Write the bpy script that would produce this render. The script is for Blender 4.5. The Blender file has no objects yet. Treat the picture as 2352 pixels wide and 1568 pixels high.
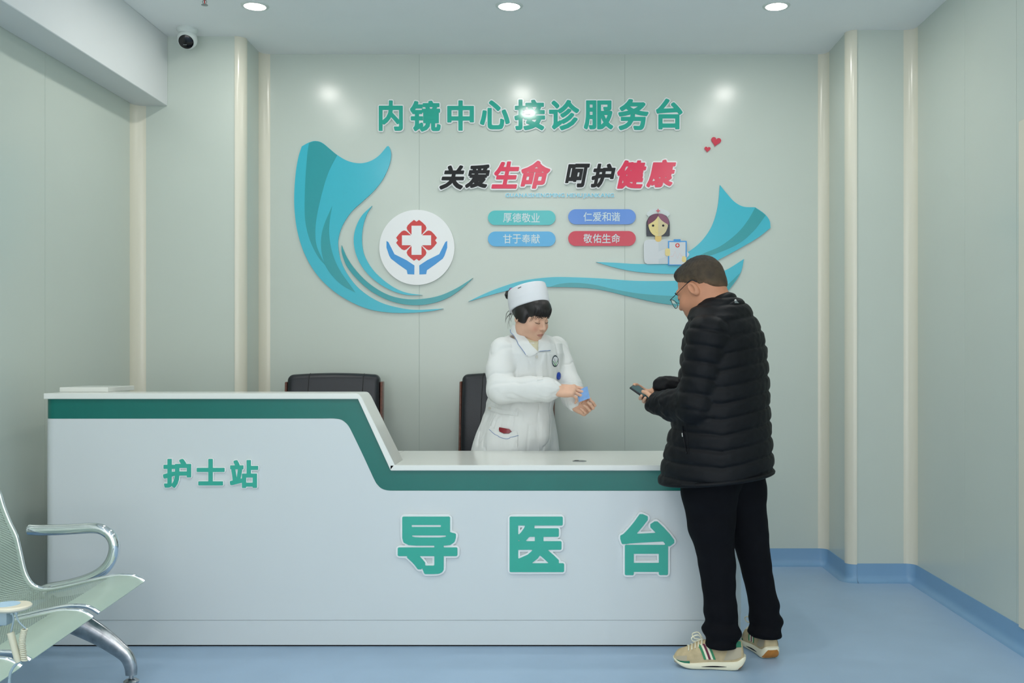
import bpy, bmesh, math, random
import numpy as np
from mathutils import Vector, Matrix

random.seed(7)
np.random.seed(7)
SC = bpy.context.scene
COL = SC.collection
R = math.radians

# ------------------------------------------------------------------ camera
F, VX, VY, EYE = 2287.0, 1290.0, 822.0, 1.27     # focal length in pixels, vanishing point, eye height
cam = bpy.data.cameras.new('camera')
cam_ob = bpy.data.objects.new('camera', cam)
COL.objects.link(cam_ob)
SC.camera = cam_ob
cam.sensor_fit = 'HORIZONTAL'
cam.sensor_width = 36.0
cam.lens = 36.0 * F / 2352.0
cam.shift_x = (1176.0 - VX) / 2352.0
cam.shift_y = (VY - 784.0) / 2352.0
cam.clip_start = 0.05
cam_ob.location = (0, 0, EYE)
cam_ob.rotation_euler = (R(90), 0, 0)

# ------------------------------------------------------------------ world (daylight coming in from the open side of the hall)
w = bpy.data.worlds.new('daylight')
SC.world = w
w.use_nodes = True
w.node_tree.nodes['Background'].inputs[0].default_value = (0.95, 0.975, 1.0, 1)
w.node_tree.nodes['Background'].inputs[1].default_value = 2.75
SC.view_settings.view_transform = 'Standard'
SC.view_settings.look = 'None'
SC.view_settings.gamma = 1.0
SC.view_settings.use_curve_mapping = False
SC.view_settings.exposure = 0.11
LIGHT_W, HALL_W = 2.8, 5.6         # watts of one downlight


def px(x, y, Y):
    """photo pixel -> world point at depth Y"""
    return Vector(((x - VX) * Y / F, Y, EYE - (y - VY) * Y / F))


# ------------------------------------------------------------------ materials
def lin(c):
    return c / 12.92 if c <= 0.04045 else ((c + 0.055) / 1.055) ** 2.4


MATS = {}


def mat(name, rgb, rough=0.5, metal=0.0, var=0.0, vscale=8.0, bump=0.0, bscale=200.0, emit=0.0, spec=0.5, trans=0.0, sheen=0.0, coat=0.0, stretch=None):
    m = bpy.data.materials.new(name)
    m.use_nodes = True
    nt = m.node_tree
    b = nt.nodes['Principled BSDF']
    c = tuple(lin(v / 255.0) for v in rgb) + (1.0,)
    b.inputs['Base Color'].default_value = c
    b.inputs['Roughness'].default_value = rough
    b.inputs['Metallic'].default_value = metal
    b.inputs['Specular IOR Level'].default_value = spec
    b.inputs['Transmission Weight'].default_value = trans
    b.inputs['Sheen Weight'].default_value = sheen
    b.inputs['Coat Weight'].default_value = coat
    if emit:
        b.inputs['Emission Color'].default_value = c
        b.inputs['Emission Strength'].default_value = emit
    tc = nt.nodes.new('ShaderNodeTexCoord')
    mp = nt.nodes.new('ShaderNodeMapping')
    nt.links.new(tc.outputs['Object'], mp.inputs['Vector'])
    if stretch:
        mp.inputs['Scale'].default_value = stretch
    if var:
        n = nt.nodes.new('ShaderNodeTexNoise')
        n.inputs['Scale'].default_value = vscale
        n.inputs['Detail'].default_value = 4
        nt.links.new(mp.outputs['Vector'], n.inputs['Vector'])
        mr = nt.nodes.new('ShaderNodeMapRange')
        mr.inputs['From Min'].default_value = 0.3
        mr.inputs['From Max'].default_value = 0.7
        mr.inputs['To Min'].default_value = 1 - var
        mr.inputs['To Max'].default_value = 1 + var
        nt.links.new(n.outputs['Fac'], mr.inputs['Value'])
        mx = nt.nodes.new('ShaderNodeVectorMath')
        mx.operation = 'SCALE'
        mx.inputs[0].default_value = c[:3]
        nt.links.new(mr.outputs['Result'], mx.inputs['Scale'])
        nt.links.new(mx.outputs['Vector'], b.inputs['Base Color'])
    if bump:
        n2 = nt.nodes.new('ShaderNodeTexNoise')
        n2.inputs['Scale'].default_value = bscale
        n2.inputs['Detail'].default_value = 3
        nt.links.new(mp.outputs['Vector'], n2.inputs['Vector'])
        bp = nt.nodes.new('ShaderNodeBump')
        bp.inputs['Strength'].default_value = bump
        bp.inputs['Distance'].default_value = 0.002
        nt.links.new(n2.outputs['Fac'], bp.inputs['Height'])
        nt.links.new(bp.outputs['Normal'], b.inputs['Normal'])
    MATS[name] = m
    return m


mat('wall_panel', (200, 209, 200), 0.22, var=0.015, vscale=1.5, spec=0.5)
mat('seam', (168, 180, 172), 0.7)
mat('cream', (220, 217, 200), 0.22, spec=0.5)
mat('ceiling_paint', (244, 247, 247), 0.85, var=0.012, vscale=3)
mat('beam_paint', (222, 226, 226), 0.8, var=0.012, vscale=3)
mat('vinyl', (163, 189, 215), 0.42, var=0.03, vscale=5, bump=0.04, bscale=300)
mat('vinyl_skirt', (124, 164, 198), 0.4, var=0.02, vscale=6)
mat('desk_white', (212, 218, 219), 0.3, var=0.006, vscale=2)
mat('desk_top', (230, 232, 226), 0.18, var=0.006, vscale=2, spec=0.5)
mat('desk_green', (2, 108, 98), 0.28, var=0.05, vscale=4, spec=0.4)
mat('dark_gap', (22, 24, 26), 0.8)
mat('acrylic_green', (50, 172, 152), 0.1, spec=0.5)
mat('acrylic_white', (236, 238, 238), 0.2)
mat('acrylic_cyan', (62, 186, 206), 0.2)
mat('acrylic_teal', (46, 158, 166), 0.2)
mat('ink_black', (12, 14, 17), 0.35, spec=0.3)
mat('ink_red', (226, 52, 86), 0.2)
mat('pill_teal', (74, 190, 192), 0.2)
mat('pill_blue', (92, 142, 218), 0.2)
mat('pill_sky', (78, 172, 222), 0.2)
mat('pill_red', (206, 44, 70), 0.2)
mat('pale_text', (206, 222, 226), 0.3)
mat('pinyin_blue', (118, 196, 216), 0.3)
mat('logo_red', (208, 42, 38), 0.25)
mat('logo_blue', (42, 146, 214), 0.25)
mat('toon_skin', (226, 208, 140), 0.3)
mat('toon_skin_side', (208, 194, 150), 0.3)
mat('toon_neck', (224, 190, 108), 0.3)
mat('toon_hair', (34, 42, 54), 0.3)
mat('toon_fringe', (104, 40, 70), 0.3)
mat('toon_fringe_light', (130, 72, 98), 0.3)
mat('toon_coat', (208, 213, 216), 0.3)
mat('toon_coat_side', (196, 204, 208), 0.3)
mat('toon_pale', (208, 217, 216), 0.3)
mat('toon_line', (226, 178, 172), 0.3)
mat('chrome', (226, 230, 232), 0.08, metal=1.0)
mat('chrome_worn', (176, 178, 180), 0.22, metal=1.0, var=0.25, vscale=30)
mat('seat_metal', (186, 204, 190), 0.38, metal=0.25, var=0.02)
mat('leather', (26, 29, 36), 0.38, var=0.08, vscale=6, bump=0.25, bscale=260)
mat('wood', (104, 62, 48), 0.35, var=0.2, vscale=10, stretch=(1, 1, 9))
mat('plastic_black', (24, 24, 26), 0.4)
mat('camera_white', (214, 222, 218), 0.35)
mat('lens_black', (14, 13, 18), 0.1)
mat('tray_cream', (220, 212, 190), 0.4)
mat('tray_blue', (176, 206, 228), 0.3)
mat('cable_tan', (196, 194, 172), 0.5)
mat('cable_grey', (140, 160, 168), 0.5)
mat('lamp_lens', (255, 252, 244), 0.4, emit=26.0)
mat('metal_grey', (150, 156, 158), 0.35, metal=0.8)

# ------------------------------------------------------------------ objects
ORG = {}


def tag(o, label=None, cat=None, group=None, kind=None):
    if label: o['label'] = label
    if cat: o['category'] = cat
    if group: o['group'] = group
    if kind: o['kind'] = kind
    return o


def thing(name, loc, label, cat, group=None):
    o = bpy.data.objects.new(name, None)
    o.empty_display_size = 0.1
    COL.objects.link(o)
    o.location = loc
    ORG[o.name] = Vector(loc)
    return tag(o, label, cat, group)


def link_mesh(name, me, m, parent=None, origin=(0, 0, 0), smooth=False, angle=None):
    """mesh verts are relative to origin (world)"""
    o = bpy.data.objects.new(name, me)
    COL.objects.link(o)
    ORG[o.name] = Vector(origin)
    if parent is not None:
        o.parent = parent
        o.location = Vector(origin) - ORG[parent.name]
    else:
        o.location = origin
    if m is not None and not me.materials:
        for q in (m if isinstance(m, (list, tuple)) else [m]):
            me.materials.append(MATS[q])
    if smooth:
        me.polygons.foreach_set('use_smooth', [True] * len(me.polygons))
        if angle:
            me.set_sharp_from_angle(angle=R(angle))
    return o


def obj(name, verts, faces, m, parent=None, smooth=False, angle=None, fmat=None):
    """mesh object from world-space verts; its origin sits at the middle of its base"""
    v = np.asarray(verts, dtype=float).reshape(-1, 3)
    lo, hi = v.min(0), v.max(0)
    org = np.array([(lo[0] + hi[0]) / 2, (lo[1] + hi[1]) / 2, lo[2]])
    me = bpy.data.meshes.new(name)
    fl = faces if not isinstance(faces, np.ndarray) else faces.tolist()
    me.from_pydata((v - org).tolist(), [], fl)
    if fmat is not None:
        for q in m: me.materials.append(MATS[q])
        me.polygons.foreach_set('material_index', list(fmat))
    me.update()
    return link_mesh(name, me, m, parent, org, smooth, angle)


class MB:
    """collects several pieces of ONE part"""
    def __init__(s): s.v = []; s.f = []
    def add(s, v, f):
        k = len(s.v)
        s.v += [tuple(p) for p in v]
        s.f += [tuple(i + k for i in q) for q in f]
        return s
    def bm(s, bm):
        bm.verts.index_update()
        s.add([v.co[:] for v in bm.verts], [[v.index for v in f.verts] for f in bm.faces])
        bm.free()
        return s
    def box(s, lo, hi, bev=0.0, seg=2):
        bm = bmesh.new()
        bmesh.ops.create_cube(bm, size=1)
        c = [(a + b) / 2 for a, b in zip(lo, hi)]
        d = [abs(b - a) for a, b in zip(lo, hi)]
        for v in bm.verts: v.co = Vector((c[i] + v.co[i] * d[i] for i in range(3)))
        if bev:
            bmesh.ops.bevel(bm, geom=bm.edges[:], offset=bev, segments=seg, affect='EDGES', profile=0.5)
        return s.bm(bm)
    def obox(s, c, d, rot, bev=0.0, seg=2):
        """box of size d about c turned by matrix rot"""
        bm = bmesh.new()
        bmesh.ops.create_cube(bm, size=1)
        for v in bm.verts: v.co = Vector((v.co[i] * d[i] for i in range(3)))
        if bev:
            bmesh.ops.bevel(bm, geom=bm.edges[:], offset=bev, segments=seg, affect='EDGES', profile=0.5)
        for v in bm.verts: v.co = rot @ v.co + Vector(c)
        return s.bm(bm)
    def lathe(s, prof, c, axis=(0, 0, 1), n=24):
        """profile [(radius, height)] turned about an axis through c"""
        q = Vector((0, 0, 1)).rotation_difference(Vector(axis).normalized())
        v = []; f = []
        for (r, h) in prof:
            for i in range(n):
                a = 2 * math.pi * i / n
                v.append(q @ Vector((r * math.cos(a), r * math.sin(a), h)) + Vector(c))
        for j in range(len(prof) - 1):
            for i in range(n):
                f.append((j * n + i, j * n + (i + 1) % n, (j + 1) * n + (i + 1) % n, (j + 1) * n + i))
        f.append(tuple(range(n))[::-1]); f.append(tuple((len(prof) - 1) * n + i for i in range(n)))
        return s.add(v, f)
    def tube(s, pts, r, n=12, cap=True, flat=None):
        """tube along points; r a number or list; flat=(u, k) squashes along direction u"""
        pts = [Vector(p) for p in pts]
        rr = r if isinstance(r, (list, tuple)) else [r] * len(pts)
        v = []; f = []
        t0 = (pts[1] - pts[0]).normalized()
        up = Vector((0, 0, 1)) if abs(t0.z) < 0.9 else Vector((1, 0, 0))
        a = t0.cross(up).normalized()
        for i, p in enumerate(pts):
            if i == 0: t = pts[1] - pts[0]
            elif i == len(pts) - 1: t = pts[-1] - pts[-2]
            else: t = (pts[i + 1] - pts[i]).normalized() + (pts[i] - pts[i - 1]).normalized()
            t.normalize()
            a = (a - t * a.dot(t)).normalized()
            b = t.cross(a)
            for k in range(n):
                th = 2 * math.pi * k / n
                d = a * math.cos(th) + b * math.sin(th)
                if flat:
                    u = Vector(flat[0]); d = d - u * d.dot(u) * (1 - flat[1])
                v.append(p + d * rr[i])
        for j in range(len(pts) - 1):
            for k in range(n):
                f.append((j * n + k, j * n + (k + 1) % n, (j + 1) * n + (k + 1) % n, (j + 1) * n + k))
        if cap:
            f.append(tuple(range(n))[::-1]); f.append(tuple((len(pts) - 1) * n + k for k in range(n)))
        return s.add(v, f)
    def prism(s, poly, d):
        """closed polygon (3D points) pushed along vector d"""
        n = len(poly)
        d = Vector(d)
        v = [Vector(p) for p in poly] + [Vector(p) + d for p in poly]
        f = [tuple(range(n))[::-1], tuple(range(n, 2 * n))]
        f += [(i, (i + 1) % n, n + (i + 1) % n, n + i) for i in range(n)]
        return s.add(v, f)
    def build(s, name, m, parent=None, smooth=False, angle=40):
        return obj(name, s.v, s.f, m, parent, smooth, angle if smooth else None)


def spline(pts, n=8, closed=False):
    """Catmull-Rom through points"""
    P = [np.array(p, float) for p in pts]
    out = []
    N = len(P)
    for i in range(N if closed else N - 1):
        if closed:
            p0, p1, p2, p3 = P[(i - 1) % N], P[i], P[(i + 1) % N], P[(i + 2) % N]
        else:
            p0 = P[i - 1] if i else 2 * P[0] - P[1]
            p1, p2 = P[i], P[i + 1]
            p3 = P[i + 2] if i + 2 < N else 2 * P[-1] - P[-2]
        for k in range(n):
            t = k / n
            out.append(0.5 * ((2 * p1) + (p2 - p0) * t + (2 * p0 - 5 * p1 + 4 * p2 - p3) * t * t + (3 * p1 - p0 - 3 * p2 + p3) * t ** 3))
    if not closed: out.append(P[-1])
    return out

# ================================================================== the room
H = 3.13                       # ceiling
XL, XR = -2.47, 2.00           # side walls
YB, YLC, YRC = 6.10, 5.76, 5.65  # back wall, front of the left and right wall steps
XLC, XRC = -1.84, 1.625        # where the steps turn back
YN = -2.6                      # open side of the hall behind the camera

SEAM = 0.0022


def wall(name, a, b, cuts, z0=0.0, z1=H, trim=(0, 0)):
    """panelled wall from plan point a to b (room on the left of a->b); cuts = distances of the seams"""
    a = Vector((a[0], a[1], 0)); b = Vector((b[0], b[1], 0))
    t = (b - a).normalized(); n = Vector((-t.y, t.x, 0)); a = a + t * trim[0]; b = b - t * trim[1]; cuts = [q - trim[0] for q in cuts]; L = (b - a).length
    core = MB().prism([a - n * 0.0012 + Vector((0, 0, z0)), b - n * 0.0012 + Vector((0, 0, z0)), b - n * 0.0012 + Vector((0, 0, z1)), a - n * 0.0012 + Vector((0, 0, z1))], -n * 0.08)
    o = tag(core.build(name, 'seam'), kind='structure')
    e = [0] + list(cuts) + [L]
    for i in range(len(e) - 1):
        s0 = e[i] + (SEAM / 2 if i else 0); s1 = e[i + 1] - (SEAM / 2 if i < len(e) - 2 else 0)
        p, q = a + t * s0, a + t * s1
        MB().prism([p + Vector((0, 0, z0)), q + Vector((0, 0, z0)), q + Vector((0, 0, z1)), p + Vector((0, 0, z1))], -n * 0.00125).build('wall_panel', 'wall_panel', o)
    return o


# floor and ceiling
tag(MB().box((XL - 0.1, YN, -0.06), (XR + 0.1, YB + 0.1, 0)).build('floor', 'vinyl'), kind='structure')
tag(MB().box((XL - 0.1, YN, H), (XR + 0.1, YB + 0.1, H + 0.08)).build('ceiling', 'ceiling_paint'), kind='structure')
# walls (counter-clockwise seen from above)
wall('wall_right', (XR, YN), (XR, YRC), [0.1 + 1.13 * 3 + 0.0, 4.94 - YN - 1.18 + 0.62, 4.94 - YN])
NR = 0.05
wall('wall_back_right', (XR, YRC), (XRC, YRC), [], trim=(0, NR))
wall('wall_side_right', (XRC, YRC), (XRC, YB), [], trim=(NR, 0))
wall('wall_back', (XRC, YB), (XLC, YB), [XRC - 0.387, XRC + 0.872, ])
wall('wall_side_left', (XLC, YB), (XLC, YLC), [], trim=(0, NR))
wall('wall_back_left', (XLC, YLC), (XL, YLC), [], trim=(NR, 0))
wall('wall_left', (XL, YLC), (XL, YN), [YLC - 4.76, YLC - 3.58, YLC - 2.4, YLC - 1.2])

# dropped beam along the left wall
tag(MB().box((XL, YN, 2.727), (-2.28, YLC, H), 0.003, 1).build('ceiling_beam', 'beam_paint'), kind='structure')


def cove(name, cx, cy, sx, sy, r, z0=0.1, z1=H, cut=None):
    """hollow quarter round in an inner corner at (cx,cy); the room lies towards (sx,sy)"""
    pts = []
    for k in range(9):
        a = R(90) * k / 8
        pts.append((cx + sx * r * (1 - math.sin(a)), cy + sy * r * (1 - math.cos(a))))
    pts += [(cx, cy)]
    poly = [Vector((p[0], p[1], z0)) for p in pts]
    return tag(MB().prism(poly, (0, 0, z1 - z0)).build(name, 'cream', smooth=True, angle=30), kind='structure')


def nose(name, cx, cy, sx, sy, r, z0=0.1, z1=H):
    """rounded cap over an outer corner; (sx,sy) points into the wall body"""
    pts = []
    e = 0.006
    for k in range(11):
        a = R(90) * k / 10
        pts.append((cx + sx * (r - (r + e) * math.cos(a)), cy + sy * (r - (r + e) * math.sin(a))))
    pts += [(cx + sx * r, cy + sy * r)]
    poly = [Vector((p[0], p[1], z0)) for p in pts]
    return tag(MB().prism(poly, (0, 0, z1 - z0)).build(name, 'cream', smooth=True, angle=30), kind='structure')


cove('trim_1', XL, YLC, 1, -1, 0.066, z1=2.727)
nose('trim_2', XLC, YLC, -1, 1, NR)
cove('trim_3', XLC, YB, 1, -1, 0.055)
cove('trim_4', XRC, YB, -1, -1, 0.055)
nose('trim_5', XRC, YRC, 1, 1, NR)
cove('trim_6', XR, YRC, -1, -1, 0.06)
tag(MB().box((XR - 0.012, 4.22, 0.1), (XR + 0.001, 4.335, 2.3), 0.004).build('trim_7', 'cream'), kind='structure')


def fillet(path, rads, n=8):
    out = [Vector(path[0])]
    for i in range(1, len(path) - 1):
        p, q, s = Vector(path[i - 1]), Vector(path[i]), Vector(path[i + 1])
        r = rads
        a = (p - q).normalized(); b = (s - q).normalized()
        p0, p1 = q + a * r, q + b * r
        for k in range(n + 1):
            t = k / n
            # circular fillet of a right angle
            c = q + a * r + b * r
            th = t * math.pi / 2
            out.append(c - b * r * math.cos(th) - a * r * math.sin(th))
    out.append(Vector(path[-1]))
    return out


def skirting(name, path, z=0.105):
    """vinyl skirting: upstand and hollow cove to the floor, swept along a plan path (room on the left)"""
    prof = [(0.0, z), (0.005, z)]
    prof += [(0.005, 0.04)]
    for k in range(1, 7):
        a = R(90) * k / 6
        prof.append((0.005 + 0.035 * (1 - math.cos(a)), 0.04 - 0.039 * math.sin(a)))
    prof += [(0.0405, 0.0)]
    v = []; f = []
    n = len(prof)
    for i, p in enumerate(path):
        if i == 0: t = path[1] - p
        elif i == len(path) - 1: t = p - path[-2]
        else: t = (path[i + 1] - p).normalized() + (p - path[i - 1]).normalized()
        t.normalize()
        nn = Vector((-t.y, t.x))
        for (d, h) in prof: v.append((p.x + nn.x * d, p.y + nn.y * d, h))
    for i in range(len(path) - 1):
        for k in range(n - 1):
            f.append((i * n + k, i * n + k + 1, (i + 1) * n + k + 1, (i + 1) * n + k))
    return tag(obj(name, v, f, 'vinyl_skirt', smooth=True, angle=35), kind='structure')


full = fillet([(XR, YN), (XR, YRC), (XRC, YRC), (XRC, YB), (XLC, YB), (XLC, YLC), (XL, YLC), (XL, YN)], 0.05)
cutA, cutB, cutC = 10, 28, 46
skirting('baseboard_right', full[:cutA + 1])
skirting('baseboard_back', full[cutA:cutB + 1 + 9])
skirting('baseboard_left', full[cutB + 9:])

# ------------------------------------------------------------------ downlights
def downlight(x, y, label, watts=LIGHT_W):
    t = thing('downlight', (x, y, H - 0.004), label, 'ceiling light', 'round recessed downlights in the ceiling')
    MB().lathe([(0.0555, H - 0.001), (0.0565, H - 0.006), (0.071, H - 0.004), (0.073, H)], (x, y, 0), n=32).build('rim', 'camera_white', t, True)
    MB().lathe([(0.056, H - 0.0005), (0.056, H - 0.0045), (0.04, H - 0.0055)], (x, y, 0), n=32).build('lens', 'lamp_lens', t, True)
    l = bpy.data.lights.new('downlight_lamp', 'AREA')
    l.shape = 'DISK'
    l.size = 0.11
    l.energy = watts
    l.color = (1.0, 0.98, 0.94)
    lo = bpy.data.objects.new('lamp', l)
    COL.objects.link(lo)
    lo.parent = t
    lo.location = (0, 0, -0.012)


for (x, w_) in ((-1.62, 'recessed downlight nearest the security camera'), (-0.277, 'recessed downlight in the ceiling between two others'), (1.134, 'recessed downlight nearest the wall with the blue skirting')):
    downlight(x, 5.26, w_ + ', row by the back wall')
for Y in (4.66, 2.6, 0.9, -0.8):  # the two rows nearest the open side are unseen, added to light the hall
    for x in (-1.62, -0.25, 1.13):
        downlight(x, Y, 'unseen recessed downlight in the ceiling further out over the hall', HALL_W if Y < 4 else LIGHT_W)

# ------------------------------------------------------------------ security camera
c = px(430, 72, 5.62); c.z = H
t = thing('security_camera', (c.x, c.y, H - 0.13), 'white turret security camera with black lens under the ceiling', 'camera')
MB().lathe([(0.056, H), (0.058, H - 0.014), (0.05, H - 0.022), (0.046, H - 0.03)], (c.x, c.y, 0), n=32).build('mount', 'camera_white', t, True)
bc = Vector((c.x, c.y, H - 0.062))
MB().lathe([(0.001, 0.056), (0.022, 0.051), (0.04, 0.039), (0.052, 0.02), (0.056, 0), (0.052, -0.02), (0.045, -0.032), (0.043, -0.034)], bc, axis=(-0.12, 0.8, 0.75), n=32).build('housing', 'camera_white', t, True)
ld = Vector((0.12, -0.8, -0.62)).normalized()
MB().lathe([(0.041, 0.03), (0.04, 0.04), (0.03, 0.046), (0.001, 0.048)], bc, axis=ld, n=32).build('lens_window', 'lens_black', t, True)
MB().obox(bc + ld * 0.046 + Vector((-0.004, 0, -0.013)), (0.02, 0.003, 0.006), Matrix.Rotation(R(-35), 3, 'X'), 0.001).build('light_strip', 'metal_grey', t)
MB().lathe([(0.0, H - 0.0), (0.045, H - 0.03), (0.052, H - 0.05), (0.05, H - 0.05), (0.0, H - 0.03)][1:4], (c.x, c.y, 0), n=32).build('collar_ring', 'camera_white', t, True)

# ------------------------------------------------------------------ sprinkler head
s = px(470, 8, 5.13)
t = thing('sprinkler_head', (s.x, s.y, H - 0.045), 'small metal fire sprinkler head hanging from the ceiling', 'sprinkler')
MB().lathe([(0.022, H), (0.022, H - 0.003), (0.009, H - 0.006), (0.008, H - 0.018)], (s.x, s.y, 0), n=20).build('escutcheon', 'metal_grey', t, True)
fr = MB()
for sg in (-1, 1):
    fr.tube([(s.x + sg * 0.006, s.y, H - 0.016), (s.x + sg * 0.011, s.y, H - 0.026), (s.x + sg * 0.003, s.y, H - 0.041)], 0.002, 6)
fr.build('frame_arms', 'metal_grey', t, True)
MB().lathe([(0.016, H - 0.0405), (0.017, H - 0.043), (0.004, H - 0.045)], (s.x, s.y, 0), n=16).build('deflector', 'metal_grey', t, True)
MB().lathe([(0.0025, H - 0.018), (0.0025, H - 0.04)], (s.x, s.y, 0), n=8).build('glass_bulb', 'logo_red', t, True)

# ================================================================== lettering
def glyph_field(ch, n=132):
    """signed distance (negative inside) of a character's outline on a grid, in em units"""
    cu = bpy.data.curves.new('glyph', 'FONT')
    cu.body = ch
    cu.size = 1.0
    cu.fill_mode = 'NONE'
    cu.resolution_u = 3
    o = bpy.data.objects.new('glyph', cu)
    COL.objects.link(o)
    dg = bpy.context.evaluated_depsgraph_get()
    me = bpy.data.meshes.new_from_object(o.evaluated_get(dg))
    V = np.array([v.co[:2] for v in me.vertices])
    E = np.array([e.vertices[:] for e in me.edges])
    bpy.data.objects.remove(o); bpy.data.curves.remove(cu); bpy.data.meshes.remove(me)
    A, B = V[E[:, 0]], V[E[:, 1]]
    lo = V.min(0) - 0.13; hi = V.max(0) + 0.13
    step = max(hi - lo) / n
    xs = np.arange(lo[0], hi[0] + step, step); ys = np.arange(lo[1], hi[1] + step, step)
    X, Y = np.meshgrid(xs, ys, indexing='ij')
    P = np.stack([X.ravel(), Y.ravel()], 1)
    D = np.full(len(P), 9.0); ins = np.zeros(len(P), bool)
    for a, b in zip(A, B):
        d = b - a
        L2 = d @ d
        if L2 < 1e-14: continue
        t = np.clip(((P - a) @ d) / L2, 0, 1)
        q = P - a - t[:, None] * d
        np.minimum(D, (q * q).sum(1), out=D)
        if a[1] != b[1]:
            m = (a[1] > P[:, 1]) != (b[1] > P[:, 1])
            ins ^= m & (P[:, 0] < d[0] * (P[:, 1] - a[1]) / d[1] + a[0])
    D = np.sqrt(D)
    D[ins] *= -1
    return xs, ys, D.reshape(X.shape), step


def shift_min(Fd, k, axis):
    out = Fd.copy()
    for s in range(1, k + 1):
        a = [slice(None)] * 2; b = [slice(None)] * 2
        a[axis] = slice(s, None); b[axis] = slice(None, -s)
        out[tuple(b)] = np.minimum(out[tuple(b)], Fd[tuple(a)])
        out[tuple(a)] = np.minimum(out[tuple(a)], Fd[tuple(b)])
    return out


def contours(xs, ys, Fd):
    """closed polylines of Fd = 0 (marching squares)"""
    nx, ny = Fd.shape
    seg = {}
    ins = Fd < 0
    for i, j in zip(*np.nonzero((ins[:-1, :-1].astype(int) + ins[1:, :-1] + ins[1:, 1:] + ins[:-1, 1:]) % 4)):
        c = [(i, j), (i + 1, j), (i + 1, j + 1), (i, j + 1)]
        v = [Fd[q] for q in c]
        ex = []
        for k in range(4):
            a, b = v[k], v[(k + 1) % 4]
            if (a < 0) != (b < 0):
                key = tuple(sorted((c[k], c[(k + 1) % 4])))
                ex.append((key, a < 0))      # True: leaving
        if len(ex) == 2:
            s = [e for e in ex if e[1]][0][0]; d = [e for e in ex if not e[1]][0][0]
            seg[s] = d
        else:                                # saddle: join each leave with the entry before it
            for k in range(4):
                if ex[k][1]: seg[ex[k][0]] = ex[(k - 1) % 4][0]
    loops = []
    while seg:
        s0 = next(iter(seg)); cur = s0; L = []
        while cur in seg:
            L.append(cur)
            cur = seg.pop(cur)
        pts = []
        for (p, q) in L:
            a, b = Fd[p], Fd[q]
            t = a / (a - b)
            pts.append((xs[p[0]] + (xs[q[0]] - xs[p[0]]) * t, ys[p[1]] + (ys[q[1]] - ys[p[1]]) * t))
        loops.append(np.array(pts))
    return loops


def simplify(L, tol):
    """Douglas-Peucker on a closed loop"""
    n = len(L)
    if n < 8: return L
    far = int(np.argmax(((L - L[0]) ** 2).sum(1)))
    keep = np.zeros(n + 1, bool)
    Q = np.vstack([L, L[:1]])
    keep[[0, far, n]] = True
    st = [(0, far), (far, n)]
    while st:
        a, b = st.pop()
        if b - a < 2: continue
        d = Q[b] - Q[a]; l = math.hypot(*d) + 1e-12
        e = np.abs((Q[a + 1:b, 0] - Q[a, 0]) * d[1] - (Q[a + 1:b, 1] - Q[a, 1]) * d[0]) / l
        k = int(np.argmax(e))
        if e[k] > tol:
            k += a + 1
            keep[k] = True
            st += [(a, k), (k, b)]
    return Q[:-1][keep[:-1]]


GL = {}


def glyph_loops(ch, face, back):
    """outline loops of a thickened character: sharp face and, behind it, a rounded backing"""
    key = (ch, face, back)
    if key not in GL:
        if ch not in GL: GL[ch] = glyph_field(ch)
        xs, ys, D, st = GL[ch]
        out = []
        k = face / st
        k0 = int(k)
        S = shift_min(shift_min(D, k0, 0), k0, 1) - (k - k0) * st
        S = np.maximum(S, D - face * 1.16)
        for fld in ((S, D - back) if back else (S,)):
            out.append([simplify(l, st * 0.13) for l in contours(xs, ys, fld) if len(l) > 5])
        GL[key] = out
    return GL[key]


def loops_mesh(loops, depth):
    """filled and extruded mesh of outline loops in the xy plane (z 0..depth)"""
    cu = bpy.data.curves.new('outline', 'CURVE')
    cu.dimensions = '2D'
    cu.fill_mode = 'BOTH'
    cu.extrude = depth / 2
    for l in loops:
        sp = cu.splines.new('POLY')
        sp.points.add(len(l) - 1)
        for q, p in zip(sp.points, l): q.co = (p[0], p[1], 0, 1)
        sp.use_cyclic_u = True
    o = bpy.data.objects.new('outline', cu)
    COL.objects.link(o)
    dg = bpy.context.evaluated_depsgraph_get()
    me = bpy.data.meshes.new_from_object(o.evaluated_get(dg))
    V = np.array([v.co[:] for v in me.vertices]); Fs = [tuple(p.vertices) for p in me.polygons]
    bpy.data.objects.remove(o); bpy.data.curves.remove(cu); bpy.data.meshes.remove(me)
    V[:, 2] += depth / 2
    return V, Fs


def put_loops(name, loops, tf, Y, y0, depth, m, parent):
    """loops (glyph units) -> tf -> pixels -> a plate on the plane Y, standing y0..y0+depth off it towards the room"""
    L2 = []
    for l in loops:
        q = np.array([tf(p) for p in l])
        L2.append(np.stack([(q[:, 0] - VX) * Y / F, EYE - (q[:, 1] - VY) * Y / F], 1))
    V, Fs = loops_mesh(L2, depth)
    W = np.stack([V[:, 0], Y - y0 - V[:, 2], V[:, 1]], 1)
    return obj(name, W, Fs, m, parent)


def fit(loops, box, shear=0.0):
    """transform that fits loops into the pixel box (x0,y0,x1,y1)"""
    A = np.vstack(loops).copy()
    A[:, 0] += shear * A[:, 1]
    lo, hi = A.min(0), A.max(0)
    sx = (box[2] - box[0]) / (hi[0] - lo[0]); sy = (box[3] - box[1]) / (hi[1] - lo[1])
    return lambda p: (box[0] + (p[0] + shear * p[1] - lo[0]) * sx, box[3] - (p[1] - lo[1]) * sy)


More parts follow.
